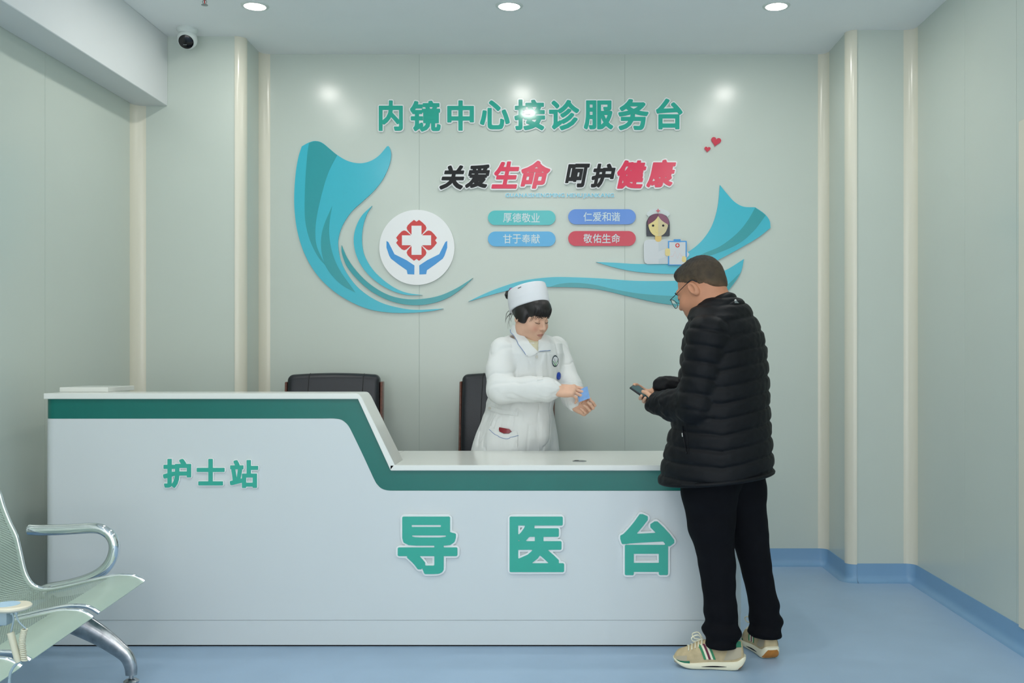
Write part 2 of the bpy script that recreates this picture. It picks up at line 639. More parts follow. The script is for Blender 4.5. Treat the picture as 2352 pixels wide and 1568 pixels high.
def sign_char(name, ch, box, Y, label, group, face=0.03, back=0.07, m='acrylic_green', d=(0.012, 0.004), off=0.0):
    lf, lb = glyph_loops(ch, face, back)
    tf = fit(lf, box)
    c = px((box[0] + box[2]) / 2, box[3], Y)
    t = thing(name, (c.x, Y - off, c.z), label, 'sign letter', group)
    put_loops('backing', lb, tf, Y, off, d[0], 'acrylic_white', t)
    put_loops('face', lf, tf, Y, off + d[0], d[1], m, t)
    return t


HEAD = [('内', 871, 232, 926, 301.6), ('镜', 943, 232.7, 1012.6, 303), ('中', 1028, 232, 1089, 301), ('心', 1103, 232, 1171, 298),
        ('接', 1182, 230, 1252, 300), ('诊', 1261, 231, 1330, 300), ('服', 1341, 232, 1408, 298), ('务', 1420, 229, 1489, 300), ('台', 1506.5, 228, 1567, 298)]
for (ch, *b), nth, py in zip(HEAD, 'first second third fourth fifth sixth seventh eighth last'.split(), 'nei jing zhong xin jie zhen fu wu tai'.split()):
    sign_char('sign_letter', ch, b, YB, '%s character, %s, of the green acrylic heading on the back wall' % (nth, py), 'heading letters on the back wall')


def phrase(chars, label, shear=0.22):
    lo = px(chars[0][1], chars[0][4], YB)
    t = thing('slogan_sign', (px((chars[0][1] + chars[-1][3]) / 2, chars[0][4], YB).x, YB, lo.z), label, 'wall sign', 'slogan on the back wall')
    for ch, x0, y0, x1, y1, m in chars:
        lf, lb = glyph_loops(ch, 0.038, 0.092)
        tf = fit(lf, (x0, y0, x1, y1), shear)
        put_loops('backing', lb, tf, YB, 0, 0.014 + 0.0004 * (x0 % 3), 'acrylic_white', t)
        put_loops('character', lf, tf, YB, 0.0152, 0.003, m, t)
    return t


phrase([('关', 1010, 381, 1067, 436, 'ink_black'), ('爱', 1069, 379, 1125.6, 432.5, 'ink_black'), ('生', 1129, 372, 1193, 434, 'ink_red'), ('命', 1196, 370.5, 1264, 434, 'ink_red')],
       'slanted black and red slogan guan ai sheng ming, the half nearer the round logo')
phrase([('呵', 1298, 377, 1355, 431, 'ink_black'), ('护', 1357, 377, 1413.6, 431.5, 'ink_black'), ('健', 1417, 369.5, 1484, 434, 'ink_red'), ('康', 1484, 368, 1552, 431, 'ink_red')],
       'slanted black and red slogan he hu jian kang, the half nearer the hearts')


def text_run(txt, box, Y, y0, d, m, parent, name, face=0.008, back=None, bm=None, gap=1.08):
    """one line of characters fitted into a pixel box; each a part"""
    n = len(txt)
    if n <= 4:
        wv = (box[2] - box[0]) / (n + (n - 1) * (gap - 1))
        for i, ch in enumerate(txt):
            lf = glyph_loops(ch, face, None)[0]
            x0 = box[0] + i * wv * gap
            put_loops(name, lf, fit(lf, (x0, box[1], x0 + wv, box[3])), Y, y0, d, m, parent)
    else:
        x = 0.0; run = []
        for ch in txt:
            if ch == ' ': x += 0.3; continue
            lf, lb = glyph_loops(ch, face, back)
            A = np.vstack(lf)
            run.append(([l + [x - A[:, 0].min(), 0] for l in lf], [l + [x - A[:, 0].min(), 0] for l in lb]))
            x += A[:, 0].max() - A[:, 0].min() + 0.1
        tf = fit(sum([r[0] for r in run], []), box)
        for a, b in run:
            put_loops('backing', b, tf, Y, y0, d, bm, parent)
            put_loops(name, a, tf, Y, y0 + d, 0.001, m, parent)


c = px(1285, 458, YB)
t = thing('pinyin_sign', (c.x, YB, c.z), 'thin row of small pale blue Latin capitals under the slogan', 'wall sign')
text_run('GUANAISHENGMING HEHUJIANKANG', (1161, 444, 1410, 456), YB, 0, 0.006, 'pinyin_blue', t, 'letter', 0.022, 0.075, 'acrylic_white')


def plate(name, pts, Y, y0, d, m, parent=None):
    """flat plate with a pixel outline standing y0..y0+d off the plane Y"""
    P = [px(p[0], p[1], Y) for p in pts]
    ar = sum(P[i].x * P[(i + 1) % len(P)].z - P[(i + 1) % len(P)].x * P[i].z for i in range(len(P)))
    if ar < 0: P = P[::-1]
    P = [p + Vector((0, -y0 - d, 0)) for p in P]
    n = len(P)
    v = P + [p + Vector((0, d, 0)) for p in P]
    f = [tuple(range(n)), tuple(range(2 * n - 1, n - 1, -1))] + [(i, n + i, n + (i + 1) % n, (i + 1) % n) for i in range(n)]
    return obj(name, v, f, m, parent)


def round_rect(x0, y0, x1, y1, r, n=8):
    out = []
    for cx, cy, a0 in ((x1 - r, y0 + r, -90), (x1 - r, y1 - r, 0), (x0 + r, y1 - r, 90), (x0 + r, y0 + r, 180)):
        for k in range(n + 1):
            a = R(a0 + 90 * k / n)
            out.append((cx + r * math.cos(a), cy + r * math.sin(a)))
    return out


def ellipse(cx, cy, rx, ry, n=48):
    return [(cx + rx * math.cos(2 * math.pi * k / n), cy + ry * math.sin(2 * math.pi * k / n)) for k in range(n)]


for txt, x0, y0, x1, y1, m, cn in (('厚德敬业', 1121, 484, 1276, 517, 'pill_teal', 'teal'), ('仁爱和谐', 1305, 481, 1460, 515.5, 'pill_blue', 'mid blue'),
                                   ('甘于奉献', 1121, 532, 1276, 566, 'pill_sky', 'sky blue'), ('敬佑生命', 1305, 531, 1460, 565, 'pill_red', 'red')):
    c = px((x0 + x1) / 2, y1, YB)
    t = thing('motto_plaque', (c.x, YB, c.z), 'rounded %s plaque lettered %s on the back wall' % (cn, txt), 'plaque', 'motto plaques under the slogan')
    plate('plaque_body', round_rect(x0, y0, x1, y1, (y1 - y0) / 2 - 0.01), YB, 0, 0.012, m, t)
    ym = (y0 + y1) / 2
    text_run(txt, (x0 + 35, ym - 10.5, x0 + 119, ym + 10.5), YB, 0.012, 0.001, 'pale_text', t, 'character', 0.008)

# ------------------------------------------------------------------ ribbons
z1 = lambda P: [(640 + p[0] * 0.34443, 200 + p[1] * 0.34443) for p in P]
z2 = lambda P: [(1200 + p[0] * 0.34443, 200 + p[1] * 0.34443) for p in P]


def outline(*segs):
    out = []
    for s in segs:
        out += [tuple(p) for p in spline(s, 6)][:-1]
    return out


def ribbon(label, base, m, overlays=()):
    ys = [p[1] for p in base]; xs = [p[0] for p in base]
    c = px(sum(xs) / len(xs), max(ys), YB)
    t = thing('ribbon_panel', (c.x, YB, c.z), label, 'wall panel', 'flowing ribbon panels on the back wall')
    plate('ribbon_body', base, YB, 0, 0.012, m, t)
    for o in overlays: plate('ribbon_fold', o, YB, 0.012, 0.0012, 'acrylic_teal', t)


r1a = [(157, 398), (205, 372), (250, 362), (300, 378), (380, 445), (460, 493), (540, 510), (610, 497), (670, 460), (725, 397)]
r1b = [(725, 397), (738, 400), (752, 450), (740, 520), (700, 610), (640, 690), (560, 765), (490, 830), (435, 910), (405, 990), (400, 1070), (425, 1180), (490, 1290), (570, 1370), (680, 1435), (800, 1470), (920, 1485), (1100, 1477)]
r1c = [(1100, 1477), (1010, 1495), (880, 1505), (740, 1503), (600, 1480), (470, 1425), (350, 1345), (250, 1240), (175, 1110), (130, 970), (110, 830), (108, 700), (118, 570), (135, 470), (157, 398)]
ribbon('largest cyan ribbon panel curling up beside the round logo', z1(outline(r1a, r1b, r1c)), 'acrylic_cyan', [
    z1(outline([(207, 374), (250, 364), (300, 380), (393, 456)], [(393, 456), (340, 560), (300, 680), (262, 840), (248, 960), (260, 1070), (320, 1195)], [(320, 1195), (265, 1130), (215, 1030), (185, 920), (177, 800), (182, 620), (195, 450), (207, 374)])),
    z1(outline([(360, 795), (345, 880), (340, 980), (360, 1100), (410, 1220), (515, 1370)], [(515, 1370), (440, 1330), (380, 1280), (320, 1200), (290, 1100), (288, 1000), (310, 910), (360, 795)]))])
ribbon('slim cyan crescent ribbon panel hugging the round logo', z1(outline([(625, 793), (590, 850), (565, 930), (557, 1020), (570, 1110), (610, 1190), (670, 1260), (760, 1330), (850, 1370), (960, 1387)], [(960, 1387), (850, 1385), (750, 1355), (650, 1295), (570, 1215), (520, 1120), (503, 1020), (520, 930), (560, 855), (625, 793)])), 'acrylic_cyan')
ribbon('dark teal crescent ribbon panel sweeping under the round logo', z1(outline([(422, 1055), (460, 1140), (520, 1225), (600, 1305), (700, 1370), (800, 1405), (920, 1415), (1060, 1395), (1180, 1345), (1297, 1273)], [(1297, 1273), (1220, 1345), (1120, 1410), (1000, 1447), (880, 1453), (760, 1430), (640, 1375), (540, 1295), (460, 1200), (425, 1110), (422, 1055)])), 'acrylic_teal')
ribbon('cyan ribbon panel with a pointed flag end behind the cartoon nurse', z2(outline([(1315, 655), (1360, 710), (1410, 765), (1470, 798), (1550, 803)], [(1550, 803), (1610, 845), (1645, 890), (1652, 940)], [(1652, 940), (1560, 1010), (1440, 1080), (1310, 1150), (1200, 1205), (1060, 1240), (940, 1245), (760, 1232), (620, 1205), (490, 1167)], [(490, 1167), (620, 1172), (760, 1180), (900, 1176), (1000, 1150), (1100, 1102), (1190, 1030), (1260, 930), (1300, 800), (1315, 655)])), 'acrylic_cyan', [
    z2(outline([(1550, 805), (1620, 855)], [(1620, 855), (1540, 960), (1430, 1050), (1250, 1125), (1150, 1140)], [(1150, 1140), (1210, 1108), (1320, 1060), (1430, 975), (1500, 890), (1550, 805)]))])
r5top = [(1076, 692.5), (1110, 676), (1150, 660), (1200, 645), (1262, 637), (1320.5, 637), (1386, 640), (1458, 645), (1546, 645), (1610, 640), (1665, 621), (1708, 595)]
r5bot = [(1708, 595), (1701, 625), (1682, 655), (1660, 678), (1620, 696), (1570, 701), (1544, 700), (1503, 694), (1441, 680), (1386, 667), (1338, 661), (1262, 659), (1215, 659), (1177, 665), (1129, 677), (1076, 692.5)]
f5 = [(1262, 659), (1286, 652), (1320.5, 649.5), (1365, 654), (1413.5, 665), (1475, 675), (1558, 680), (1620, 676), (1664, 658), (1699, 627)]
ribbon('long wavy cyan ribbon panel behind the two people', outline(r5top, r5bot), 'acrylic_cyan', [outline(f5, [(1699, 627), (1681, 655), (1659, 678), (1620, 695.5), (1570, 700.5), (1544, 699.5), (1503, 693.5), (1441, 679.5), (1386, 666.5), (1338, 660.7), (1262, 659)])])

# ------------------------------------------------------------------ hearts
def heart(cx, cy, s, tilt, label):
    P = []
    for k in range(40):
        a = 2 * math.pi * k / 40
        x = 16 * math.sin(a) ** 3; y = -(13 * math.cos(a) - 5 * math.cos(2 * a) - 2 * math.cos(3 * a) - math.cos(4 * a))
        x, y = x * math.cos(tilt) - y * math.sin(tilt), x * math.sin(tilt) + y * math.cos(tilt)
        P.append((cx + x * s / 32, cy + y * s / 32))
    c = px(cx, max(p[1] for p in P), YB)
    tag(plate('heart_plate', P, YB, 0, 0.01, 'pill_red'), label, 'wall decoration', 'red hearts on the back wall')


heart(1644, 325, 23, R(12), 'larger of two small red acrylic hearts on the back wall')
heart(1624.5, 343, 14, R(5), 'smaller of two small red acrylic hearts on the back wall')

# ------------------------------------------------------------------ round logo
c = px(958.3, 655, YB)
t = thing('round_logo', (c.x, YB, c.z), 'round white plaque with a red flower cross over two blue hands', 'logo')
plate('disc', z1(ellipse(924, 1070, 250, 250, 72)), YB, 0, 0.014, 'acrylic_white', t)
pet = [(-17, 136), (0, 124), (17, 136), (40, 118), (60, 98), (66, 82), (61, 68), (36, 39), (-36, 39), (-61, 68), (-66, 82), (-60, 98), (-40, 118)]
for k in range(4):
    ca, sa = (1, 0, -1, 0)[k], (0, 1, 0, -1)[k]
    plate('petal', z1([(922 + x * ca - y * sa, 1023 - (x * sa + y * ca)) for x, y in pet]), YB, 0.014, 0.001, 'logo_red', t)
cr = [(-33, 97), (33, 97), (33, 33), (97, 33), (97, -33), (33, -33), (33, -97), (-33, -97), (-33, -33), (-97, -33), (-97, 33), (-33, 33)]
plate('cross', z1([(922 + x, 1023 - y) for x, y in cr]), YB, 0.0152, 0.0008, 'acrylic_white', t)
hand = [(722, 1027), (735, 1035), (775, 1115), (855, 1155), (908, 1190), (907, 1250), (862, 1248), (857, 1222), (800, 1182), (752, 1145), (740, 1125), (722, 1072)]
plate('hand_mark', z1(hand), YB, 0.014, 0.001, 'logo_blue', t)
plate('hand_mark', z1([(1848 - x, y) for x, y in hand]), YB, 0.014, 0.001, 'logo_blue', t)

# ------------------------------------------------------------------ cartoon nurse plaque
zn = lambda P: [(1460 + p[0] / 9.8, 460 + p[1] / 9.8) for p in P]
c = px(1511, 607, YB)
t = thing('nurse_cutout', (c.x, YB, c.z), 'flat cut-out of a cartoon nurse holding a clipboard on the wall', 'wall decoration')
plate('coat', zn([(176, 1000), (186, 945), (225, 905), (300, 890), (760, 890), (900, 930), (1200, 1210), (1190, 1250), (1000, 1435), (720, 1436), (250, 1440), (200, 1405), (180, 1320)]), YB, 0.0135, 0.006, 'toon_coat', t)
plate('coat_shade', zn([(505, 891), (720, 891), (720, 1072), (510, 1160)]), YB, 0.0195, 0.0006, 'toon_coat_side', t)
plate('coat_shade', zn([(510, 1330), (720, 1255), (720, 1435), (510, 1435)]), YB, 0.0195, 0.0006, 'toon_coat_side', t)
plate('cap', zn(outline([(240, 330), (275, 262), (400, 200), (500, 188), (600, 200), (725, 255), (765, 320), (690, 400)], [(690, 400), (500, 340), (320, 400)], [(320, 400), (240, 330)])), YB, 0.0, 0.010, 'toon_pale', t)
plate('hair_back', zn(outline([(238, 770), (238, 520), (262, 440), (310, 360)], [(310, 360), (400, 315), (500, 305), (600, 315), (690, 355)], [(690, 355), (740, 440), (762, 540), (762, 770), (750, 800), (720, 810)], [(720, 810), (280, 810), (250, 800), (238, 770)])), YB, 0.0, 0.012, 'toon_hair', t)
plate('neck', zn(round_rect(430, 760, 575, 940, 65)), YB, 0.0200, 0.0006, 'toon_neck', t)
plate('face', zn(outline([(500, 365), (400, 470), (288, 550), (300, 650), (350, 745), (430, 805), (500, 815), (570, 805), (650, 745), (700, 650), (712, 550), (600, 470), (500, 365)])), YB, 0.0207, 0.0006, 'toon_skin', t)
plate('face_shade', zn(outline([(500, 365), (600, 470), (712, 550), (700, 650), (650, 745), (570, 805), (500, 815)], [(500, 815), (500, 365)])), YB, 0.0213, 0.0004, 'toon_skin_side', t)
plate('fringe', zn(outline([(500, 306), (400, 320), (320, 375), (270, 450), (258, 560)], [(258, 560), (290, 548), (400, 480), (460, 420), (498, 365)], [(498, 365), (500, 306)])), YB, 0.0213, 0.0006, 'toon_fringe', t)
plate('fringe', zn(outline([(502, 306), (600, 320), (680, 375), (730, 450), (742, 560)], [(742, 560), (710, 548), (600, 480), (540, 420), (502, 365)], [(502, 365), (502, 306)])), YB, 0.0213, 0.0006, 'toon_fringe_light', t)
for ex in (385, 612): plate('eye', zn(ellipse(ex, 578, 26, 26, 20)), YB, 0.0217, 0.0004, 'ink_black', t)
mo = [(430 + 14 * k, 722 + 22 * math.sin(math.pi * k / 10)) for k in range(11)]
plate('mouth', zn(mo + [(x, y - 6) for x, y in mo[::-1]]), YB, 0.0217, 0.0003, 'toon_neck', t)
plate('cap_cross', zn([(500 + x * 0.46, 243 - y * 0.46) for x, y in [(-20, 95), (20, 95), (20, 20), (95, 20), (95, -20), (20, -20), (20, -95), (-20, -95), (-20, -20), (-95, -20), (-95, 20), (-20, 20)]]), YB, 0.0165, 0.0006, 'pill_red', t)
cb = plate('clipboard', zn(round_rect(720, 920, 1140, 1470, 12)), YB, 0.0203, 0.002, 'logo_blue', t)
plate('clip', zn(round_rect(845, 884, 1003, 950, 10)), YB, 0.0223, 0.001, 'logo_blue', cb)
plate('paper', zn(round_rect(748, 948, 1113, 1450, 4)), YB, 0.0223, 0.0006, 'toon_coat', cb)
plate('red_disc', zn(ellipse(932, 1022, 50, 50, 28)), YB, 0.0229, 0.0004, 'logo_red', cb)
plate('white_cross', zn([(932 + x * 0.3, 1022 - y * 0.3) for x, y in cr]), YB, 0.0233, 0.0003, 'toon_coat', cb)
ecg = [(775, 1270), (830, 1270), (880, 1155), (932, 1320), (988, 1190), (1020, 1265), (1060, 1265)]
MB().tube([px(*zn([q])[0], YB) + Vector((0, -0.0231, 0)) for q in ecg], 0.0012, 6, flat=((0, 1, 0), 0.2)).build('pulse_line', 'toon_line', cb)
plate('hand', zn(round_rect(654, 1088, 766, 1262, 50)), YB, 0.0227, 0.001, 'toon_skin', t)
plate('hand', zn(round_rect(1030, 1265, 1130, 1400, 45)), YB, 0.0229, 0.001, 'toon_skin', t)

# ================================================================== reception desk
YD = 4.385                     # front of the desk
DX0, DX1 = -2.285, 0.815       # ends
dk = thing('reception_desk', ((DX0 + DX1) / 2, 4.7, 0), 'long white two-level reception desk with a green stepped band', 'reception desk')
ks = F / YD


def dpx(x, y): return ((x - VX) / ks, EYE - (y - VY) / ks)


def plan_path(inset=0.0, rl=0.05, rr=0.15, yl=4.585, yr=5.03):
    """plan line of the desk front, from the back of the left end round to the back of the right end"""
    x0, x1, y0 = DX0 + inset, DX1 - inset, YD + inset
    P = [(x0, yl)]
    for k in range(9):
        a = R(180 + 90 * k / 8); P.append((x0 + rl + rl * math.cos(a), y0 + rl + rl * math.sin(a)))
    a0, a1 = x0 + rl, x1 - rr
    for x in np.linspace(a0, -1.2, 5)[1:-1]: P.append((x, y0))
    for x in np.linspace(-1.2, -0.5, 118): P.append((x, y0))
    for x in np.linspace(-0.5, a1, 6)[1:-1]: P.append((x, y0))
    for k in range(15):
        a = R(270 + 90 * k / 14); P.append((x1 - rr + rr * math.cos(a), y0 + rr + rr * math.sin(a)))
    P.append((x1, yr))
    return P


def curve_z(pts):
    q = [dpx(*p) for p in pts]
    xs = [a[0] for a in q]; zs = [a[1] for a in q]
    return lambda x: float(np.interp(x, xs, zs))


zt = curve_z([(0, 914), (822, 914), (897, 1079), (1800, 1079)])
zb = curve_z([(0, 961.5)] + [tuple(p) for p in spline([(745, 961), (767, 961), (783, 963.5), (793, 970), (801, 979), (810, 996), (835, 1048), (859, 1100), (867, 1113), (877, 1122), (891, 1126), (910, 1126.5)], 6)] + [(1800, 1127)])


def skin(name, z_lo, z_hi, inset, thick, m):
    A = plan_path(inset); B = plan_path(inset + thick)
    v = []; f = []
    for (a, b) in zip(A, B):
        lo = z_lo(a[0]); hi = z_hi(a[0])
        v += [(a[0], a[1], lo), (a[0], a[1], hi), (b[0], b[1], hi), (b[0], b[1], lo)]
    for i in range(len(A) - 1):
        for k in range(4):
            f.append((i * 4 + k, (i + 1) * 4 + k, (i + 1) * 4 + (k + 1) % 4, i * 4 + (k + 1) % 4))
    f += [(0, 1, 2, 3), tuple((len(A) - 1) * 4 + k for k in (3, 2, 1, 0))]
    return obj(name, v, f, m, dk, True, 30)


skin('plinth_shadow_gap', lambda x: 0.0, lambda x: 0.012, 0.006, 0.02, 'dark_gap')
skin('plinth', lambda x: 0.007, lambda x: 0.1148, 0.0015, 0.02, 'desk_white')
skin('front_panel', lambda x: 0.1165, zb, 0.0, 0.02, 'desk_white')
skin('green_band', lambda x: zb(x) + 0.0005, zt, 0.0015, 0.02, 'desk_green')

# tops: the upper shelf with its slope is one folded slab, the worktop another
YT, UD = YD - 0.015, 0.22
kt = F / YT
tp = lambda x, y: ((x - VX) / kt, EYE - (y - VY) / kt)
up = [tp(x, y) for x, y in spline([(100, 903), (400, 903), (808, 903)], 2)[:-1]] + [tp(*p) for p in spline([(812, 903), (823, 904.5), (831, 914)], 4)] + [tp(906.5, 1067.5)]
dn = [tp(x, y) for x, y in ((897, 1080), (822, 916), (100, 916))]
prof = up + dn
m = MB().prism([(x, YT, z) for x, z in prof], (0, UD, 0))
bm = bmesh.new()
vs = [bm.verts.new(v) for v in m.v]
for q in m.f: bm.faces.new([vs[i] for i in q])
bmesh.ops.recalc_face_normals(bm, faces=bm.faces)
bmesh.ops.bevel(bm, geom=[e for e in bm.edges if abs(e.verts[0].co.y - e.verts[1].co.y) < 1e-5], offset=0.0022, segments=2, affect='EDGES')
MB().bm(bm).build('upper_top', 'desk_top', dk, True, 30)
xa, za = tp(897, 1068); za = 0.80
P = [(xa, YT)]
rr = 0.17
for k in range(15):
    a = R(270 + 90 * k / 14); P.append((DX1 + 0.012 - rr + rr * math.cos(a), YT + rr + rr * math.sin(a)))
P += [(DX1 + 0.012, 5.05), (xa - 0.05, 5.05), (xa - 0.05, YT + UD + 0.002), (xa, YT + UD + 0.002)]
m = MB().prism([(x, y, za - 0.0235) for x, y in P], (0, 0, 0.0235))
bm = bmesh.new()
vs = [bm.verts.new(v) for v in m.v]
for q in m.f: bm.faces.new([vs[i] for i in q])
bmesh.ops.recalc_face_normals(bm, faces=bm.faces)
bmesh.ops.bevel(bm, geom=[e for e in bm.edges if abs(e.verts[0].co.z - e.verts[1].co.z) < 1e-5], offset=0.002, segments=2, affect='EDGES')
MB().bm(bm).build('worktop', 'desk_top', dk, True, 30)
# inner worktop behind the raised part, raised end shelf, back edges
MB().box((DX0 + 0.03, YT + UD + 0.005, za - 0.024), (xa - 0.052, 5.05, za), 0.002).build('worktop', 'desk_top', dk)
MB().box((-2.28, 4.52, 1.1155), (-2.06, 4.80, 1.137), 0.002).build('end_shelf', 'desk_top', dk)
MB().box((DX0 + 0.025, YT + UD - 0.02, za), (-0.93, YT + UD - 0.002, 1.09)).build('inner_panel', 'desk_white', dk)
MB().box((DX0 + 0.02, 5.0, 0.01), (DX0 + 0.04, 5.04, za - 0.024)).box((DX0 + 0.02, 4.59, 0.01), (DX0 + 0.04, 5.04, za - 0.024)).build('end_panel', 'desk_white', dk)
MB().box((-0.9, 4.42, 0.01), (-0.88, 5.02, za - 0.024)).build('divider', 'desk_white', dk)
g = Vector(((1331 - VX) * 4.537 / F, 4.537, za))
MB().lathe([(0.032, 0.0), (0.032, 0.0015), (0.029, 0.0025), (0.001, 0.0025)], g, n=32).build('cable_grommet', 'metal_grey', dk, True)
MB().lathe([(0.012, 0.0), (0.011, 0.0034), (0.001, 0.0034)], g + Vector((-0.013, 0.008, 0)), n=16).build('cable_slot', 'dark_gap', dk, True)

for ch, *b in (('护', 377, 1053, 441, 1119), ('士', 454, 1053, 517.5, 1113.6), ('站', 530, 1055.6, 594.6, 1119.4)):
    sign_char('sign_letter', ch, b, YD, '%s small green character, %s, of the three on the raised desk front' % ({'护': ('first', 'hu'), '士': ('middle', 'shi'), '站': ('last', 'zhan')}[ch]), 'small letters on the desk front', d=(0.009, 0.003), face=0.034)
for ch, *b in (('导', 915, 1184.6, 1051.6, 1316), ('医', 1171, 1184.6, 1295.6, 1311.5), ('台', 1424, 1179, 1547.6, 1318.5)):
    sign_char('sign_letter', ch, b, YD, '%s large green character, %s, of the three on the lower desk front' % ({'导': ('first', 'dao'), '医': ('middle', 'yi'), '台': ('last', 'tai')}[ch]), 'large letters on the desk front', d=(0.014, 0.004), face=0.036, back=0.068)

# ================================================================== row of perforated metal seats
def perforated():
    m = bpy.data.materials.new('perforated_metal')
    m.use_nodes = True
    nt = m.node_tree
    b = nt.nodes['Principled BSDF']
    b.inputs['Base Color'].default_value = (*[lin(v / 255) for v in (176, 194, 180)], 1)
    b.inputs['Roughness'].default_value = 0.38
    b.inputs['Metallic'].default_value = 0.25
    uv = nt.nodes.new('ShaderNodeUVMap')
    mp = nt.nodes.new('ShaderNodeMapping')
    mp.inputs['Rotation'].default_value = (0, 0, R(-27))
    nt.links.new(uv.outputs['UV'], mp.inputs['Vector'])
    sx = nt.nodes.new('ShaderNodeSeparateXYZ')
    nt.links.new(mp.outputs['Vector'], sx.inputs['Vector'])

    def wave(sock, pitch, duty):
        a = nt.nodes.new('ShaderNodeMath'); a.operation = 'MULTIPLY'; a.inputs[1].default_value = 2 * math.pi / pitch
        nt.links.new(sock, a.inputs[0])
        s = nt.nodes.new('ShaderNodeMath'); s.operation = 'SINE'
        nt.links.new(a.outputs[0], s.inputs[0])
        g = nt.nodes.new('ShaderNodeMath'); g.operation = 'GREATER_THAN'; g.inputs[1].default_value = duty
        nt.links.new(s.outputs[0], g.inputs[0])
        return g.outputs[0]
    k = nt.nodes.new('ShaderNodeMath'); k.operation = 'MULTIPLY'
    nt.links.new(wave(sx.outputs[0], 0.0105, 0.35), k.inputs[0])
    nt.links.new(wave(sx.outputs[1], 0.009, -0.55), k.inputs[1])
    tr = nt.nodes.new('ShaderNodeBsdfTransparent')
    mx = nt.nodes.new('ShaderNodeMixShader')
    nt.links.new(k.outputs[0], mx.inputs[0])
    nt.links.new(b.outputs[0], mx.inputs[1])
    nt.links.new(tr.outputs[0], mx.inputs[2])
    nt.links.new(mx.outputs[0], nt.nodes['Material Output'].inputs['Surface'])
    MATS['perforated_metal'] = m


perforated()
SP = [(1.5, 1108), (14, 1126.7), (23, 1158), (37, 1195), (51, 1226), (59, 1260.5), (67, 1298), (75, 1320), (87, 1337), (106, 1346), (128, 1347), (162, 1341), (218, 1329), (268, 1320), (296, 1320), (314, 1324), (331.5, 1335)]
bk = F / 3.93
seat_prof = [((x - 331.5) / bk, EYE - (y - VY) / bk) for x, y in SP]
seat_prof = [(seat_prof[0][0] - 0.03, seat_prof[0][1] + 0.012), (seat_prof[0][0] - 0.012, seat_prof[0][1] + 0.012)] + seat_prof
seat_prof = [tuple(p) for p in spline(seat_prof, 5)]
LIP = Vector((-1.647, 3.93, 0))
ROW = Vector((0.095, -0.9955, 0)); FWD = Vector((0.9955, 0.095, 0))


def bw(u, z, v): return LIP + FWD * u + ROW * v + Vector((0, 0, z))


bench = thing('waiting_seat_row', bw(-0.35, 0, 0.7), 'row of perforated pale metal waiting seats on chrome legs', 'bench')
SW, PITCH = 0.485, 0.545


def seat_shell(v0):
    n = len(seat_prof)
    vs = [v0 + 0.004, v0 + 0.03, v0 + SW - 0.03, v0 + SW - 0.004]
    nor = []
    for i in range(n):
        a = seat_prof[max(i - 1, 0)]; b = seat_prof[min(i + 1, n - 1)]
        d = (b[0] - a[0], b[1] - a[1]); l = math.hypot(*d)
        nor.append((-d[1] / l, d[0] / l))
    s = [0]
    for i in range(1, n): s.append(s[-1] + math.hypot(seat_prof[i][0] - seat_prof[i - 1][0], seat_prof[i][1] - seat_prof[i - 1][1]))
    V = []; Fc = []; fm = []; UV = []
    for (u, z), nn in zip(seat_prof, nor):
        for v in vs: V.append(bw(u, z, v))
        for v in vs: V.append(bw(u - nn[0] * 0.004, z - nn[1] * 0.004, v))
    tot = s[-1]
    for i in range(n - 1):
        for k in range(3):
            a, b = i * 8 + k, (i + 1) * 8 + k
            perf = k == 1 and 0.05 < s[i] and s[i + 1] < tot - 0.125
            Fc.append((a, b, b + 1, a + 1)); fm.append(1 if perf else 0); UV.append([(s[i], vs[k]), (s[i + 1], vs[k]), (s[i + 1], vs[k + 1]), (s[i], vs[k + 1])])
            if not perf:
                Fc.append((a + 4, a + 5, b + 5, b + 4)); fm.append(0); UV.append([(0, 0)] * 4)
    for i in range(n - 1):
        for k in (0, 3):
            Fc.append((i * 8 + k, (i + 1) * 8 + k, (i + 1) * 8 + k + 4, i * 8 + k + 4)); fm.append(0); UV.append([(0, 0)] * 4)
    for i in (0, n - 1):
        for k in range(3):
            Fc.append((i * 8 + k, i * 8 + k + 1, i * 8 + k + 5, i * 8 + k + 4)); fm.append(0); UV.append([(0, 0)] * 4)
    o = obj('seat_shell', V, Fc, ['seat_metal', 'perforated_metal'], bench, True, 50, fmat=fm)
    ul = o.data.uv_layers.new(name='UVMap')
    flat = [c for f in UV for q in f for c in q]
    ul.data.foreach_set('uv', flat)
    for v in (v0, v0 + SW):
        MB().tube([bw(u, z, v) for u, z in seat_prof[1:]], 0.0075, 8).build('edge_trim', 'chrome', o, True, 60)
    return o


for k in range(3): seat_shell(k * PITCH)
